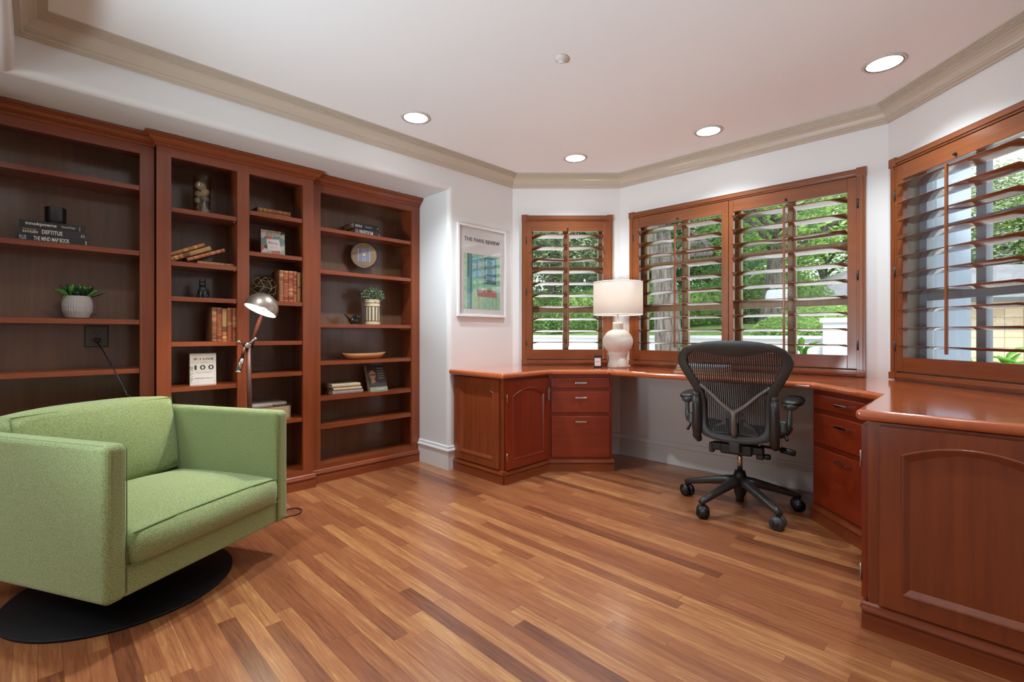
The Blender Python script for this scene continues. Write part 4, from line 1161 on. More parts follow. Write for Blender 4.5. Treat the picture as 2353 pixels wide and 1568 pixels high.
# ------------------------------------------------------------------ green swivel armchair (local x: near -> far arm, y: front -> back)
FM = Vector((-1.2095, 1.934, 0))
ca = thing('swivel_armchair', 'green wool swivel armchair on a round black disc base', 'armchair', FM, R(73.1))
hw, D_, zb, za, ta = .403, .86, .15, .682, .072
def cushion(m, x0, x1, y0, y1, z0, z1, crown, bulge, mat, nx=14, ny=14, M=None, und=0.0):
    vs = []; fs = []
    def zt(u, v): return z1 + crown * (1 - abs(u) ** 2.6) * (1 - abs(v) ** 2.6)
    rows = [(z0, 0), (z0 + (z1 - z0) * .3, .75), (z0 + (z1 - z0) * .5, 1), (z0 + (z1 - z0) * .75, .7), (z1, 0)]
    per = []
    for i in range(nx): per.append((-1 + 2 * i / nx, -1))
    for i in range(ny): per.append((1, -1 + 2 * i / ny))
    for i in range(nx): per.append((1 - 2 * i / nx, 1))
    for i in range(ny): per.append((-1, 1 - 2 * i / ny))
    n = len(per); cx_, cy_, hx, hy = (x0 + x1) / 2, (y0 + y1) / 2, (x1 - x0) / 2, (y1 - y0) / 2
    for z_, b_ in rows:
        for u, v in per:
            du = bulge * b_ * (1 - abs(v) ** 3) * (1 if u >= 1 else -1 if u <= -1 else 0); dv = bulge * b_ * (1 - abs(u) ** 3) * (1 if v >= 1 else -1 if v <= -1 else 0)
            vs.append((cx_ + hx * u + du, cy_ + hy * v + dv, z_))
    for r_ in range(len(rows) - 1):
        for k in range(n): fs.append((r_ * n + k, r_ * n + (k + 1) % n, (r_ + 1) * n + (k + 1) % n, (r_ + 1) * n + k))
    o = (len(rows) - 1) * n
    idx = {}
    for k, (u, v) in enumerate(per): idx[(round(u, 4), round(v, 4))] = o + k
    for j in range(1, ny):
        for i in range(1, nx):
            u, v = -1 + 2 * i / nx, -1 + 2 * j / ny
            idx[(round(u, 4), round(v, 4))] = len(vs); vs.append((cx_ + hx * u, cy_ + hy * v, zt(u, v) + und * math.sin(5 * u + 2 * v)))
    for j in range(ny):
        for i in range(nx):
            q = [(-1 + 2 * (i + a) / nx, -1 + 2 * (j + b_) / ny) for a, b_ in ((0, 0), (1, 0), (1, 1), (0, 1))]
            fs.append([idx[(round(a, 4), round(b_, 4))] for a, b_ in q])
    fs.append(list(range(n))[::-1])
    m.add(vs, fs, mat, True, M)
    return [(cx_ + hx * u, cy_ + hy * v, z1) for u, v in per], [(cx_ + hx * u, cy_ + hy * v, z0) for u, v in per]
def arm(name, x0, x1):
    m = MB(); m.box(x0, x1, 0, D_, zb, za, 'green_wool'); o = m.build(name, ca, .024, 5)
    p = MB(); e = .004
    xi = x1 - .005 if x0 < 0 else x0 + .005
    p.tube([(xi, .004, zb + .02), (xi, .003, za - .02), (xi, .018, za - .004)], .0018, 'green_piping', 6)
    xo = x0 + .012 if x0 < 0 else x1 - .012
    p.tube([(xo, .03, za - .0045), (xo, D_ - .03, za - .0045)], .0016, 'green_piping', 6)
    p.build('piping', o); return o
arm('arm', -hw, -hw + ta); arm('arm', hw - ta, hw)
MB().box(-hw + ta - .01, hw - ta + .01, .012, .10, zb, .262, 'green_wool').build('front_rail', ca, .014, 4)
MB().box(-hw + ta - .01, hw - ta + .01, .09, D_ - .09, zb + .004, .25, 'green_wool').build('seat_deck', ca, .004)
MB().box(-hw + ta - .01, hw - ta + .01, D_ - .10, D_, zb, .70, 'green_wool').build('back_frame', ca, .02, 4)
m = MB(); top, bot = cushion(m, -hw + ta + .006, hw - ta - .006, -.016, .60, .252, .372, .052, .03, 'green_wool', und=.0015)
sc_ = m.build('seat_cushion', ca, .026, 4)
p = MB(); p.tube([(a[0] * .985, a[1] + .009, a[2] - .0035 + .0105 * (1 - min(1, abs(a[0]) / .325) ** 2.6)) for a in top if a[1] < .0], .003, 'green_piping', 6); p.tube([(a[0] * .985, a[1] * .99 + .004, a[2] + .008) for a in bot], .002, 'green_piping', 6, closed=True); p.build('piping', sc_)
m = MB(); Mb = Matrix.Translation((0, .60, .375)) @ Matrix.Rotation(R(-8), 4, 'X') @ Matrix.Rotation(R(90), 4, 'X')
top, bot = cushion(m, -hw + ta + .006, hw - ta - .006, .0, .365, -.165, -.0, .035, .022, 'green_wool', M=Mb, und=.0015)
bc_ = m.build('back_cushion', ca, .028, 4)
p = MB(); p.tube([Mb @ Vector((a[0] * .972, a[1] * .955 + .008, a[2] - .004)) for a in top], .002, 'green_piping', 6, closed=True); p.tube([Mb @ Vector((a[0] * .985, a[1] * .985 + .003, a[2] + .006)) for a in bot], .002, 'green_piping', 6, closed=True); p.build('piping', bc_)
iv = Matrix.Rotation(R(-73.1), 4, 'Z') @ Matrix.Translation(-FM)
dc = iv @ Vector((-1.61, 1.985, 0))
MB().lathe([(.0001, .0), (.378, .0), (.380, .002), (.380, .008), (.377, .011), (.0001, .012)], 'black_disc', (dc.x, dc.y, 0), 96).build('base_disc', ca)
MB().lathe([(.045, .012), (.045, .13), (.12, .135), (.12, .155), (.0001, .155)], 'black_disc', (dc.x, dc.y, 0), 32).build('swivel_column', ca)

# ------------------------------------------------------------------ floor lamp behind the armchair
lp = Vector((-1.539, 2.775, 0))
c = thing('floor_lamp', 'lit floor lamp with dome shade and leather-brown pole behind the green armchair', 'lamp', lp)
MB().lathe([(.0001, 0), (.125, 0), (.128, .004), (.126, .014), (.03, .022), (.018, .05), (.0001, .05)], 'nickel', seg=48).build('base', c)
jx = Vector((-.004, 0, .985))
MB().tube([(.020, 0, .03), (.004, 0, .66), (-.003, 0, .975)], .0125, 'lamp_pole', 16).build('pole', c)
m = MB(); m.tube([jx + Vector((0, -.028, 0)), jx + Vector((0, .028, 0))], .017, 'chrome', 16); m.tube([jx + Vector((-.045, -.02, .022)), jx + Vector((.0, -.02, .0)), jx + Vector((.05, -.02, .036))], .006, 'chrome', 10)
m.ball(jx + Vector((.052, -.02, .038)), .010, 'chrome', 12, 8); m.ball(jx + Vector((-.046, -.02, .022)), .010, 'chrome', 12, 8); m.build('joint', c)
MB().tube([jx + Vector((-.004, .022, -.02)), Vector((.046, .03, 1.13)), Vector((.078, .040, 1.215)), Vector((.096, .040, 1.262))], [.0145, .0125, .0115, .011], 'lamp_pole', 16).build('arm', c)
MB().ball((.098, .030, 1.268), (.017, .020, .017), 'nickel', 14, 10).build('swivel_knuckle', c)
m = MB(); m.tube([jx + Vector((-.008, -.022, -.01)), jx + Vector((-.024, -.022, -.075))], .009, 'lamp_pole', 12); m.tube([jx + Vector((-.024, -.022, -.075)), jx + Vector((-.042, -.022, -.148))], .0135, 'chrome', 14); m.tube([jx + Vector((-.042, -.022, -.146)), jx + Vector((-.045, -.022, -.156))], .019, 'chrome', 16); m.build('counterweight', c)
nrm = Vector((-.27, -.36, -.90)).normalized()                        # where the dome opens
rc = Vector((-1.438, 2.72, 1.197)) - lp
Zs = -nrm; Xs = Vector((1, 0, 0)); Xs = (Xs - Zs * Xs.dot(Zs)).normalized(); Ys = Zs.cross(Xs)
Ms = Matrix.Translation(rc) @ Matrix((Xs, Ys, Zs)).transposed().to_4x4()
m = MB(); rr = .090; prof = []
for k in range(15):
    a = R(90 * k / 14); prof.append((max(.0001, rr * math.cos(a)), rr * 1.0 * math.sin(a)))
m.lathe([(rr, -.012)] + prof, 'nickel', seg=56, M=Ms, closed=True)
s_ = m.build('lamp_shade', c)
m = MB(); r2 = rr - .003
m.lathe([(r2, -.012)] + [(max(.0001, r2 * math.cos(R(90 * k / 14))), r2 * math.sin(R(90 * k / 14))) for k in range(15)], 'shade_inner', seg=56, M=Ms, closed=True); m.lathe([(rr + .0015, -.014), (rr + .0015, -.010), (r2 - .001, -.010), (r2 - .001, -.014), (rr + .0015, -.014)], 'nickel', seg=56, M=Ms, closed=True); m.build('shade_lining', s_)
MB().ball((0, 0, .035), (.026, .026, .036), 'bulb', 18, 12, M=Ms).build('light_bulb', c)
sl = bpy.data.lights.new('floor_lamp_light', 'SPOT'); sl.energy = 10; sl.color = (1, .84, .64); sl.spot_size = R(140); sl.spot_blend = .5; sl.shadow_soft_size = .04
so_ = bpy.data.objects.new('floor_lamp_light', sl); C.objects.link(so_); so_.location = lp + rc + nrm * .006; so_.rotation_euler = nrm.to_track_quat('-Z', 'Y').to_euler()
def pt(px, py, tt):
    s = s_of(px, tt); return P(s, tt, z_of(py, s, tt)) - lp
def fl(px, py, z=.004):
    Y = F * (CAM_H - z) / (py - 768.5); return Vector(((px - 1176.5) / F * Y, Y, z)) - lp
pl = pt(223, 783, -3.563)
pts = [pl, pt(226, 790, -3.53), pt(240, 812, -3.44), pt(262, 850, -3.295), pt(278, 880, -3.24), pt(291, 908, -3.19), pt(297, 940, -3.17), Vector((-.78, .0, .05)), Vector((-.6, .02, .005)), Vector((-.2, .05, .005)), Vector((-.02, .02, .02))]
def smooth(pts, n=6):
    out = []
    for i in range(len(pts) - 1):
        p0, p1, p2, p3 = pts[max(0, i - 1)], pts[i], pts[i + 1], pts[min(len(pts) - 1, i + 2)]
        for k in range(n):
            u = k / n; out.append(.5 * ((2 * p1) + (p2 - p0) * u + (2 * p0 - 5 * p1 + 4 * p2 - p3) * u * u + (3 * p1 - p0 - 3 * p2 + p3) * u ** 3))
    return out + [pts[-1]]
MB().tube(smooth(pts), .0032, 'cable_black', 8).build('power_cord', c)
Mp = Matrix.Translation(pl) @ Matrix.Rotation(A45, 4, 'Z')
MB().box(-.014, .014, -.03, -.0, -.010, .012, 'cable_black', Mp).build('plug', c, .003)
pts = [Vector((.0, -.02, .02)), Vector((.06, -.10, .005)), fl(640, 1182), fl(663, 1171), fl(680, 1168), fl(692, 1172), fl(690, 1179), fl(678, 1184), fl(660, 1188), fl(630, 1200)]
MB().tube(smooth(pts), .003, 'cable_black', 8).build('slack_cord', c)

# ------------------------------------------------------------------ mesh office chair (local y: forward, towards the desk)
OC = Vector((1.38, 2.872, 0))
oc = thing('office_chair', 'black mesh office chair on five casters facing the desk', 'office chair', OC, R(-36))
for k in range(5):
    a = R(63.5 + 72 * k + 36)
    dx, dy = math.cos(a), math.sin(a)
    m = MB()
    m.tube([(dx * .02, dy * .02, .165), (dx * .08, dy * .08, .156), (dx * .2, dy * .2, .126), (dx * .30, dy * .30, .098), (dx * .338, dy * .338, .086)], [.034, .032, .026, .022, .017], 'graphite', 16, flat=.85)
    m.tube([(dx * .325, dy * .325, .095), (dx * .325, dy * .325, .06)], .013, 'graphite', 10)
    lg = m.build('leg', oc)
    w_ = a + R([100, 60, 40, 120, 80][k]); wx, wy = math.cos(w_), math.sin(w_); cx_, cy_ = dx * .335 - wy * .01, dy * .335 + wx * .01
    m = MB()
    for sgn in (-1, 1):
        c0 = Vector((cx_ + wx * sgn * .006, cy_ + wy * sgn * .006, .036)); c1 = Vector((cx_ + wx * sgn * .030, cy_ + wy * sgn * .030, .036))
        m.tube([c0, c1], .036, 'wheel_grey' if k in (3,) else 'black_plastic', 24)
        m.tube([c1, c1 + Vector((wx, wy, 0)) * sgn * .0015], .018, 'graphite', 20)
    m.tube([Vector((cx_ - wx * .008, cy_ - wy * .008, .042)), Vector((cx_ + wx * .008, cy_ + wy * .008, .042))], .026, 'black_plastic', 16)
    m.build('caster', lg)
MB().lathe([(.0001, .04), (.022, .04), (.024, .07), (.030, .085), (.036, .12), (.040, .17), (.036, .20), (.028, .226), (.0001, .226)], 'black_plastic', seg=28).build('hub', oc)
MB().tube([(0, 0, .22), (0, 0, .36)], .0145, 'chrome', 20).build('gas_lift', oc)
m = MB(); m.box(-.085, .085, -.13, .12, .345, .405, 'black_plastic'); m.box(-.14, .14, -.11, -.05, .355, .40, 'black_plastic'); m.box(-.03, .03, -.17, -.10, .36, .43, 'graphite')
m.box(-.16, -.13, -.08, -.04, .33, .39, 'graphite'); m.box(.10, .14, -.09, -.04, .325, .385, 'graphite'); m.tube([(.14, -.07, .345), (.175, -.07, .345)], .016, 'black_plastic', 14)
m.build('tilt_mechanism', oc, .008, 3)
MB().tube([(.12, -.05, .40), (.22, -.06, .395), (.235, -.07, .392)], .008, 'graphite', 10).tube([(.225, -.06, .394), (.295, -.075, .386)], .017, 'black_plastic', 14).build('adjust_lever', oc)
# seat
m = MB(); ring = []
for k in range(40):
    a = 2 * PI * k / 40; x = .245 * math.copysign(abs(math.cos(a)) ** .6, math.cos(a)); y = .10 + .235 * math.copysign(abs(math.sin(a)) ** .6, math.sin(a))
    ring.append((x, y, .445 + (.012 if y < .2 else .012 - .35 * (y - .2) ** 2 * 3) + .02 * (abs(x) / .245) ** 3))
m.tube(ring, .019, 'graphite', 12, closed=True, flat=.7); m.build('seat_frame', oc)
m = MB(); n = len(ring); m.add([Vector(p) + Vector((0, 0, .004)) for p in ring] + [(0, .1, .432)], [(i, (i + 1) % n, n) for i in range(n)], 'mesh_fabric', True); m.build('seat_mesh', oc)
# back
def yb_(z):                          # curve of the back, seen from the side
    u = (z - .42) / .6
    return -.145 - .01 * u - .10 * u * u + .018 * math.sin(PI * min(1, u * 1.6))
out_h = [(0, 1.014), (.07, 1.013), (.14, 1.006), (.21, .992), (.262, .968), (.292, .935), (.302, .900), (.297, .868), (.276, .822), (.250, .775), (.226, .728), (.212, .690), (.208, .64), (.207, .58), (.206, .52), (.196, .475), (.17, .445), (.12, .428), (.06, .420), (0, .418)]
in_h = [(0, .922), (.06, .926), (.12, .936), (.17, .948), (.212, .949), (.240, .930), (.250, .900), (.246, .872), (.226, .826), (.201, .780), (.177, .735), (.163, .695), (.158, .64), (.157, .58), (.156, .52), (.148, .494), (.132, .477), (.098, .468), (.05, .463), (0, .461)]
def full(h): return h + [(-x, z) for x, z in h[-2:0:-1]]
po, pi_ = full(out_h), full(in_h); n = len(po)
m = MB(); vs = []; fs = []
th = .034
for lst, dy, sc2 in ((po, 0, 1), (po, th * .5, 1.012), (po, th, 1.0), (pi_, th, 1), (pi_, th * .5, .99), (pi_, 0, 1)):
    for x, z in lst: vs.append((x * sc2, yb_(z) - .02 + dy - (.025 if z > .94 else 0) * (dy == 0) * .2, z))
for a in range(6):
    b_ = (a + 1) % 6
    for i in range(n):
        j = (i + 1) % n; fs.append((a * n + i, a * n + j, b_ * n + j, b_ * n + i))
m.add(vs, fs, 'graphite', True); m.build('back_frame', oc, .004, 2)
def lim(x):                          # lower / upper edge of the opening at x
    hi = []; lo = []
    for i in range(len(pi_)):
        (xa, za_), (xb_, zb_) = pi_[i], pi_[(i + 1) % len(pi_)]
        if (xa - x) * (xb_ - x) <= 0 and abs(xa - xb_) > 1e-9:
            hi.append(za_ + (zb_ - za_) * (x - xa) / (xb_ - xa))
    return (min(hi), max(hi)) if len(hi) >= 2 else None
m = MB(); K = 46
for k in range(K):
    x = -.262 + .524 * (k + .5) / K
    L = lim(x)
    if not L: continue
    lo, hi = L; w_ = .0040; N = 14
    vs = []; fs = []
    for i in range(N + 1):
        z = lo - .004 + (hi - lo + .008) * i / N
        bow = .012 * (1 - (2 * i / N - 1) ** 2) * (1 - (x / .27) ** 2)
        for dx_, dy_ in ((-w_, 0), (w_, 0), (w_, .0016), (-w_, .0016)): vs.append((x + dx_, yb_(z) + bow + dy_ - .004, z))
    for i in range(N):
        o_ = i * 4
        for a, b_ in ((0, 1), (1, 2), (2, 3), (3, 0)): fs.append((o_ + a, o_ + b_, o_ + 4 + b_, o_ + 4 + a))
    m.add(vs, fs, 'mesh_fabric')
m.build('back_mesh', oc)
# Y-shaped support and pads
m = MB()
for sgn in (-1, 1):
    pts = [(sgn * .185, yb_(.74) - .012, .752), (sgn * .13, yb_(.70) - .03, .708), (sgn * .06, yb_(.64) - .042, .640), (sgn * .012, yb_(.6) - .046, .606), (0, yb_(.58) - .046, .575)]
    m.tube(pts, [.012, .013, .015, .018, .020], 'y_grey', 12, flat=.75)
m.tube([(0, yb_(.6) - .046, .612), (0, yb_(.54) - .044, .54), (0, yb_(.49) - .036, .490), (0, yb_(.46) - .022, .462)], [.022, .0225, .024, .023], 'y_grey', 16, flat=.75)
m.box(-.004, .004, yb_(.49) - .056, yb_(.49) - .05, .478, .494, 'cable_black')
m.build('y_support', oc)
for sgn in (-1, 1):
    pts = [(.024, .60), (.040, .585), (.048, .55), (.075, .53), (.105, .51), (.122, .485), (.112, .468), (.06, .472), (.026, .478)]
    m = MB(); vs = [(sgn * x, yb_(z) - .022, z) for x, z in pts] + [(sgn * x, yb_(z) - .010, z) for x, z in pts]; q = len(pts)
    m.add(vs, [list(range(q)), [i + q for i in range(q)][::-1]] + [(i, (i + 1) % q, q + (i + 1) % q, q + i) for i in range(q)], 'lumbar_grey')
    for k in range(9):
        x = .034 + .0095 * k; z0_ = .478; z1_ = .53 - .3 * max(0, x - .06) if x > .05 else .57
        if z1_ > z0_ + .01: m.box(sgn * x - .0015, sgn * x + .0015, yb_(.5) - .028, yb_(.5) - .018, z0_, z1_ - .008, 'graphite')
    m.build('lumbar_pad', oc, .004, 2)
# arms
for sgn in (-1, 1):
    x = sgn * .206
    m = MB(); m.tube([(x, -.125, .415), (x, -.165, .44), (x, -.175, .52), (x, -.180, .62), (x, -.182, .685)], [.020, .025, .026, .026, .022], 'graphite', 16); m.ball((x, -.183, .69), (.023, .022, .02), 'graphite', 16, 10)
    m.build('arm_post', oc)
    m = MB(); m.box(min(x, x + sgn * .055), max(x, x + sgn * .055), -.165, -.10, .505, .572, 'graphite_light'); b_ = m.build('arm_bracket', oc, .012, 3)
    m = MB(); m.tube([(x + sgn * .055, -.13, .52), (x + sgn * .066, -.13, .56), (x + sgn * .068, -.128, .60), (x + sgn * .068, -.125, .655)], [.018, .016, .0125, .012], 'graphite_light', 14)
    m.build('arm_upright', oc)
    m = MB(); m.box(x + sgn * .02 - .008, x + sgn * .02 + .008, -.178, -.16, .478, .55, 'black_plastic'); m.tube([(x + sgn * .045, -.14, .50), (x + sgn * .06, -.16, .468)], [.007, .009], 'black_plastic', 10); m.build('arm_latch', b_, .003)
    m = MB()
    m.ball((x + sgn * .074, .0, .668), (.055, .15, .027), 'black_plastic', 24, 14, fn=lambda p: Vector((math.copysign(abs(p.x) ** .75, p.x), math.copysign(abs(p.y) ** .75, p.y), p.z)))
    pd = m.build('arm_pad', oc)
    MB().ball((x + sgn * .070, -.118, .654), (.036, .034, .026), 'graphite_light', 20, 12).build('pivot_cap', oc)

# ------------------------------------------------------------------ garden seen through the shutters
gr = MB().prism([(-30, -12), (60, -12), (60, 60), (-30, 60)], -.32, -.22, 'patio').build('ground'); struct(gr, 'pale ground outside', 'ground')
def wpt(r, Y, z): return Vector((r * Y, Y, z))       # a bearing r = X/Y from the room
hill = MB(); vs = []; fs = []; NX, NY = 24, 12
def bank_h(s, t_): return .90 + .70 * min(1, (s - 7.9) / 6) + .03 * math.sin(2.1 * t_ + s) + .3 * max(0, (s - 13.9) / 6)
for j in range(NY + 1):
    for i in range(NX + 1):
        s = 7.9 + 14 * j / NY; t_ = -15 + 13.4 * i / NX
        vs.append(P(s, t_, bank_h(s, t_)))
for j in range(NY):
    for i in range(NX): a = j * (NX + 1) + i; fs.append((a, a + 1, a + NX + 2, a + NX + 1))
hill.add(vs, fs, 'lawn_mix', True); o = hill.build('lawn'); struct(o, 'sloping planted bank behind the garden wall', 'lawn')
gw = MB().box(7.55, 7.85, 1.3, 15, -.25, .985, 'stucco_white').box(7.50, 7.90, 1.3, 15, .985, 1.03, 'stucco_white').box(7.85, 16, 1.3, 1.55, -.25, .985, 'stucco_white').build('garden_wall', rotz=A45)
tag(gw, 'low white stucco wall along the garden bank', 'wall'); gw['kind'] = 'structure'
def pillar(r, Y, w_, zt, label):
    p = wpt(r, Y, -.25)
    o = MB().box(-w_ / 2, w_ / 2, -w_ / 2, w_ / 2, 0, zt + .25, 'stucco_white').box(-w_ / 2 - .03, w_ / 2 + .03, -w_ / 2 - .03, w_ / 2 + .03, zt + .25, zt + .31, 'stucco_white').build('gate_pillar', loc=p, rotz=A45)
    tag(o, label, 'pillar'); return o
pillar(.69, 6.1, .30, 1.20, 'white square garden pillar seen through the right half of the double window')
def tree(label, base, h, r, bend, crown, mat, n, leaf, seed, branches=5, group='garden trees'):
    rnd = random.Random(seed)
    t = thing('garden_tree', label, 'tree', base, 0, group)
    m = MB(); pts = [Vector((bend[0] * (u * u), bend[1] * u * u, h * u)) for u in [k / 8 for k in range(9)]]
    rad = [r * (1.35 if k == 0 else 1.1 if k == 1 else 1 - .055 * k) for k in range(9)]
    m.tube(pts, rad, 'bark', 14); m.build('trunk', t)
    m = MB()
    for k in range(branches):
        b0 = pts[4 + k % 4]; a = rnd.uniform(0, 2 * PI); L = rnd.uniform(.5, .9) * crown[0]
        q = [b0, b0 + Vector((math.cos(a) * L * .4, math.sin(a) * L * .4, .25 * L)), b0 + Vector((math.cos(a) * L * .8, math.sin(a) * L * .8, .3 * L)), b0 + Vector((math.cos(a + .3) * L * 1.1, math.sin(a + .3) * L * 1.1, .55 * L))]
        m.tube(q, [r * .34, r * .26, r * .18, r * .07], 'bark', 8)
    m.build('branches', t)
    m = MB(); cc = pts[-1] + Vector((0, 0, crown[3]))
    leaf *= .55; n = int(n * 3.4)
    for k in range(n):
        d = Vector((rnd.gauss(0, 1), rnd.gauss(0, 1), rnd.gauss(0, 1))).normalized() * rnd.uniform(.15, 1) ** .5
        lump = 1 + .25 * math.sin(5 * d.x + seed) * math.sin(4 * d.z + 2 * seed)
        p = cc + Vector((d.x * crown[0], d.y * crown[1], d.z * crown[2])) * lump
        n1 = Vector((rnd.gauss(0, 1), rnd.gauss(0, 1), rnd.gauss(0, .7))).normalized(); n2 = n1.orthogonal().normalized(); q = leaf * rnd.uniform(.6, 1.25)
        m.add([p + n1 * q, p + n2 * q * .45, p - n1 * q, p - n2 * q * .45], [(0, 1, 2, 3)], mat)
    m.build('foliage', t)
    return t
# bearings as X/Y, distance along the camera axis
tree('broad rough-barked tree trunk outside the left half of the double window', wpt(.335, 6.35, -.25), 4.2, .20, (-.36, .1, 0), (2.6, 2.6, 1.1, 1.2), 'leaf_grey', 2600, .10, 1)
tree('grey branching tree on the bank outside the right half of the double window', wpt(.548, 10.2, 1.2), 3.0, .215, (.35, -.1, 0), (3.0, 3.0, 1.9, .5), 'leaf_fresh', 4200, .13, 2, 9)
tree('tall tree at the far left of the bank, outside the single window', wpt(.08, 13.5, 1.3), 2.6, .2, (.1, 0, 0), (3.0, 3.0, 2.4, .6), 'leaf_grey', 5200, .15, 3)
tree('dense green tree at the back of the bank between the two trunks', wpt(.36, 15.5, 1.6), 2.2, .2, (.1, 0, 0), (3.2, 3.2, 2.7, .8), 'leaf_deep', 5600, .15, 4)
tree('dark green tree far behind the single window', wpt(.17, 18.5, 1.7), 2.4, .2, (.1, 0, 0), (3.4, 3.4, 3.2, .6), 'leaf_deep', 5200, .2, 8)
tree('mid green tree far behind the broad trunk', wpt(.44, 20.5, 1.7), 2.6, .2, (.1, 0, 0), (3.8, 3.8, 3.2, .8), 'leaf_fresh', 5200, .2, 9)
tree('light green tree at the back right of the bank', wpt(.66, 21.0, 1.6), 3.2, .2, (-.1, 0, 0), (4.2, 4.2, 2.8, 1.2), 'leaf_fresh', 5600, .2, 5)
tree('pale tree rising behind the tan house, seen through the large right window', wpt(.98, 21.5, 0), 5.2, .2, (.1, 0, 0), (4.0, 4.0, 3.0, .6), 'leaf_grey', 5600, .2, 6)
tree('tree at the far right behind the tan house, beside the photo edge', wpt(1.16, 19.5, 0), 4.6, .2, (0, .1, 0), (3.4, 3.4, 2.6, .8), 'leaf_fresh', 4600, .19, 7)
def shrub(label, c, r, mat, n, leaf, seed, group='garden shrubs', name='garden_shrub'):
    rnd = random.Random(seed); m = MB()
    m.ball((0, 0, r[2] * .35), (r[0] * .8, r[1] * .8, r[2] * .62), 'lawn_mix', 14, 9)
    leaf *= .55; n = int(n * 3)
    for k in range(n):
        d = Vector((rnd.gauss(0, 1), rnd.gauss(0, 1), abs(rnd.gauss(0, 1)))).normalized() * rnd.uniform(.8, 1.08)
        p = Vector((d.x * r[0], d.y * r[1], d.z * r[2]))
        n1 = Vector((rnd.gauss(0, 1), rnd.gauss(0, 1), rnd.gauss(0, .8))).normalized(); n2 = n1.orthogonal().normalized(); q = leaf * rnd.uniform(.6, 1.3)
        m.add([p + n1 * q, p + n2 * q * .5, p - n1 * q, p - n2 * q * .5], [(0, 1, 2, 3)], mat)
    o = m.build(name, loc=c); tag(o, label, 'shrub', group); return o
def on_bank(r, s_):                  # ground point on the bank at bearing r
    t_ = s_ * (r - 1) / (r + 1); return P(s_, t_, bank_h(s_, t_) - .05)
shrub('tall dark hedge shrub outside the single window, left part', on_bank(.04, 9.9), (1.6, .7, 1.25), 'leaf_grey', 2000, .07, 21)
shrub('tall dark hedge shrub outside the single window, right part', on_bank(.17, 10.0), (1.3, .7, 1.1), 'leaf_deep', 1800, .07, 22)
shrub('dark hedge shrub behind the broad trunk', on_bank(.30, 11.0), (1.3, .8, 1.1), 'leaf_deep', 1800, .075, 23)
shrub('dark hedge shrub between the trunks', on_bank(.42, 11.3), (1.2, .8, .95), 'leaf_deep', 1800, .075, 24)
shrub('low bright shrub right of the branching tree', on_bank(.60, 9.2), (.75, .5, .42), 'leaf_fresh', 1300, .045, 25)
shrub('wide bright shrub near the white garden pillar', on_bank(.66, 9.8), (1.0, .6, .55), 'leaf_fresh', 1500, .05, 26)
shrub('green hedge shrub left of the tan house', on_bank(.57, 12.4), (1.2, .8, 1.2), 'leaf_fresh', 1900, .08, 27)
def broadleaf(label, loc, h, n, seed, sp=.22):
    rnd = random.Random(seed); t = thing('broadleaf_plant', label, 'plant', loc, 0, 'broad-leaved plants under the windows')
    m = MB(); st = MB()
    for k in range(n):
        a = 2.4 * k; e = R(rnd.uniform(20, 70)); b_ = Vector((rnd.uniform(-.05, .05), rnd.uniform(-.05, .05), h * rnd.uniform(.72, .95)))
        st.tube([(0, 0, 0), (b_.x * .5, b_.y * .5, b_.z * .5), b_], .008, 'leaf_broad', 6)
        leaf_blade(m, b_, (math.cos(a) * math.cos(e), math.sin(a) * math.cos(e), math.sin(e)), sp * rnd.uniform(.8, 1.2), sp * .15, 'leaf_broad', .3)
    st.build('stem', t); m.build('foliage', t)
broadleaf('bright broad-leaved plant outside the right half of the double window', wpt(.612, 3.95, -.22), 1.22, 15, 31, .17)
broadleaf('bright broad-leaved plant below the broad trunk', wpt(.37, 5.2, -.22), 1.2, 8, 32, .13)
broadleaf('bright broad-leaved plant outside the right window, left one', wpt(.96, 3.35, -.22), 1.15, 13, 33, .17)
broadleaf('bright broad-leaved plant outside the right window, beside the photo edge', wpt(1.05, 3.3, -.22), 1.18, 18, 34, .18)
# house across the garden
h = thing('neighbor_house', 'tan block-walled house with a grey hipped roof across the garden', 'house', wpt(.655, 14.6, -.25), R(-7))
MB().box(0, 11, 0, 6, 0, 2.35, 'block_tan').box(-.02, 11.02, -.03, 6.02, 2.05, 2.36, 'stucco_tan').build('wall', h)
MB().add([(-.6, -.6, 2.30), (11.6, -.6, 2.30), (11.6, 6.6, 2.30), (-.6, 6.6, 2.30), (2.6, 3, 3.75), (8.6, 3, 3.75)], [(0, 1, 5, 4), (1, 2, 5), (2, 3, 4, 5), (3, 0, 4), (3, 2, 1, 0)], 'roof_grey').box(-.62, 11.62, -.64, -.58, 2.22, 2.36, 'graphite_light').build('roof', h)
o = MB().box(0, .16, 0, .26, -.25, 3.0, 'stucco_blue').build('wall_outside', loc=(2.74, 3.06, 0), rotz=R(-38)); struct(o, 'pale blue-grey outside wall edge seen through the right window', 'wall')

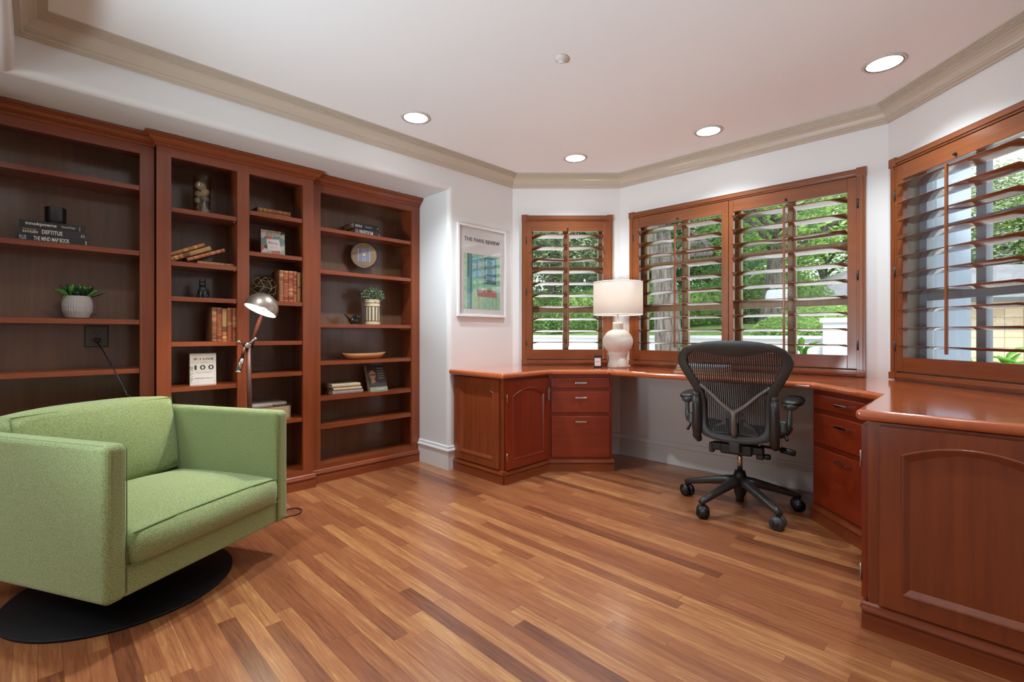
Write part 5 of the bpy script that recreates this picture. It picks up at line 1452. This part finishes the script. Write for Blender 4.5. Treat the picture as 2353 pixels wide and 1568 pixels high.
# ------------------------------------------------------------------ daylight, camera, view
wd = bpy.data.worlds.new('World'); bpy.context.scene.world = wd; wd.use_nodes = True
bg = wd.node_tree.nodes['Background']; bg.inputs['Color'].default_value = (.86, .93, 1.0, 1); bg.inputs['Strength'].default_value = 2.3
su = bpy.data.lights.new('sun', 'SUN'); su.energy = 4.5; su.angle = R(6); su.color = (1, .96, .88)
so = bpy.data.objects.new('sun', su); C.objects.link(so); so.rotation_euler = Vector((.35, .62, -.85)).to_track_quat('-Z', 'Y').to_euler()
point('hall_fill_light', P(-1.5, -2.3, 1.7), 36, (.78, .92, 1), .2)  # added soft fill from behind the camera, no fixture there
# unseen spot added low in the hall to brighten the ceiling
fl_ = bpy.data.lights.new('ceiling_fill_spot', 'SPOT'); fl_.energy = 560; fl_.color = (.74, .90, 1); fl_.spot_size = R(66); fl_.spot_blend = 1.0; fl_.shadow_soft_size = .25
fo_ = bpy.data.objects.new('ceiling_fill_spot', fl_); C.objects.link(fo_); fo_.location = P(-1.9, -1.35, .45)
fo_.rotation_euler = (P(1.95, -1.65, 2.6) - P(-1.9, -1.35, .45)).to_track_quat('-Z', 'Y').to_euler()

cd = bpy.data.cameras.new('camera'); cam = bpy.data.objects.new('camera', cd); C.objects.link(cam)
cam.location = (0, 0, CAM_H); cam.rotation_euler = (R(90), 0, 0)
cd.sensor_width = 36; cd.lens = F / 2353 * 36
cd.shift_y = -(784 - 768.5) / 2353
cd.clip_start = .02; cd.clip_end = 200
sc = bpy.context.scene; sc.camera = cam
sc.view_settings.view_transform = 'Standard'; sc.view_settings.look = 'None'; sc.view_settings.gamma = 1; sc.view_settings.use_curve_mapping = False
sc.view_settings.exposure = 0.0
cy = sc.cycles
cy.max_bounces = 6; cy.diffuse_bounces = 4; cy.glossy_bounces = 3; cy.transmission_bounces = 3; cy.transparent_max_bounces = 10
cy.use_adaptive_sampling = True; cy.adaptive_threshold = .1; cy.adaptive_min_samples = 16
cy.caustics_reflective = False; cy.caustics_refractive = False; cy.sample_clamp_indirect = 6
cy.use_denoising = True
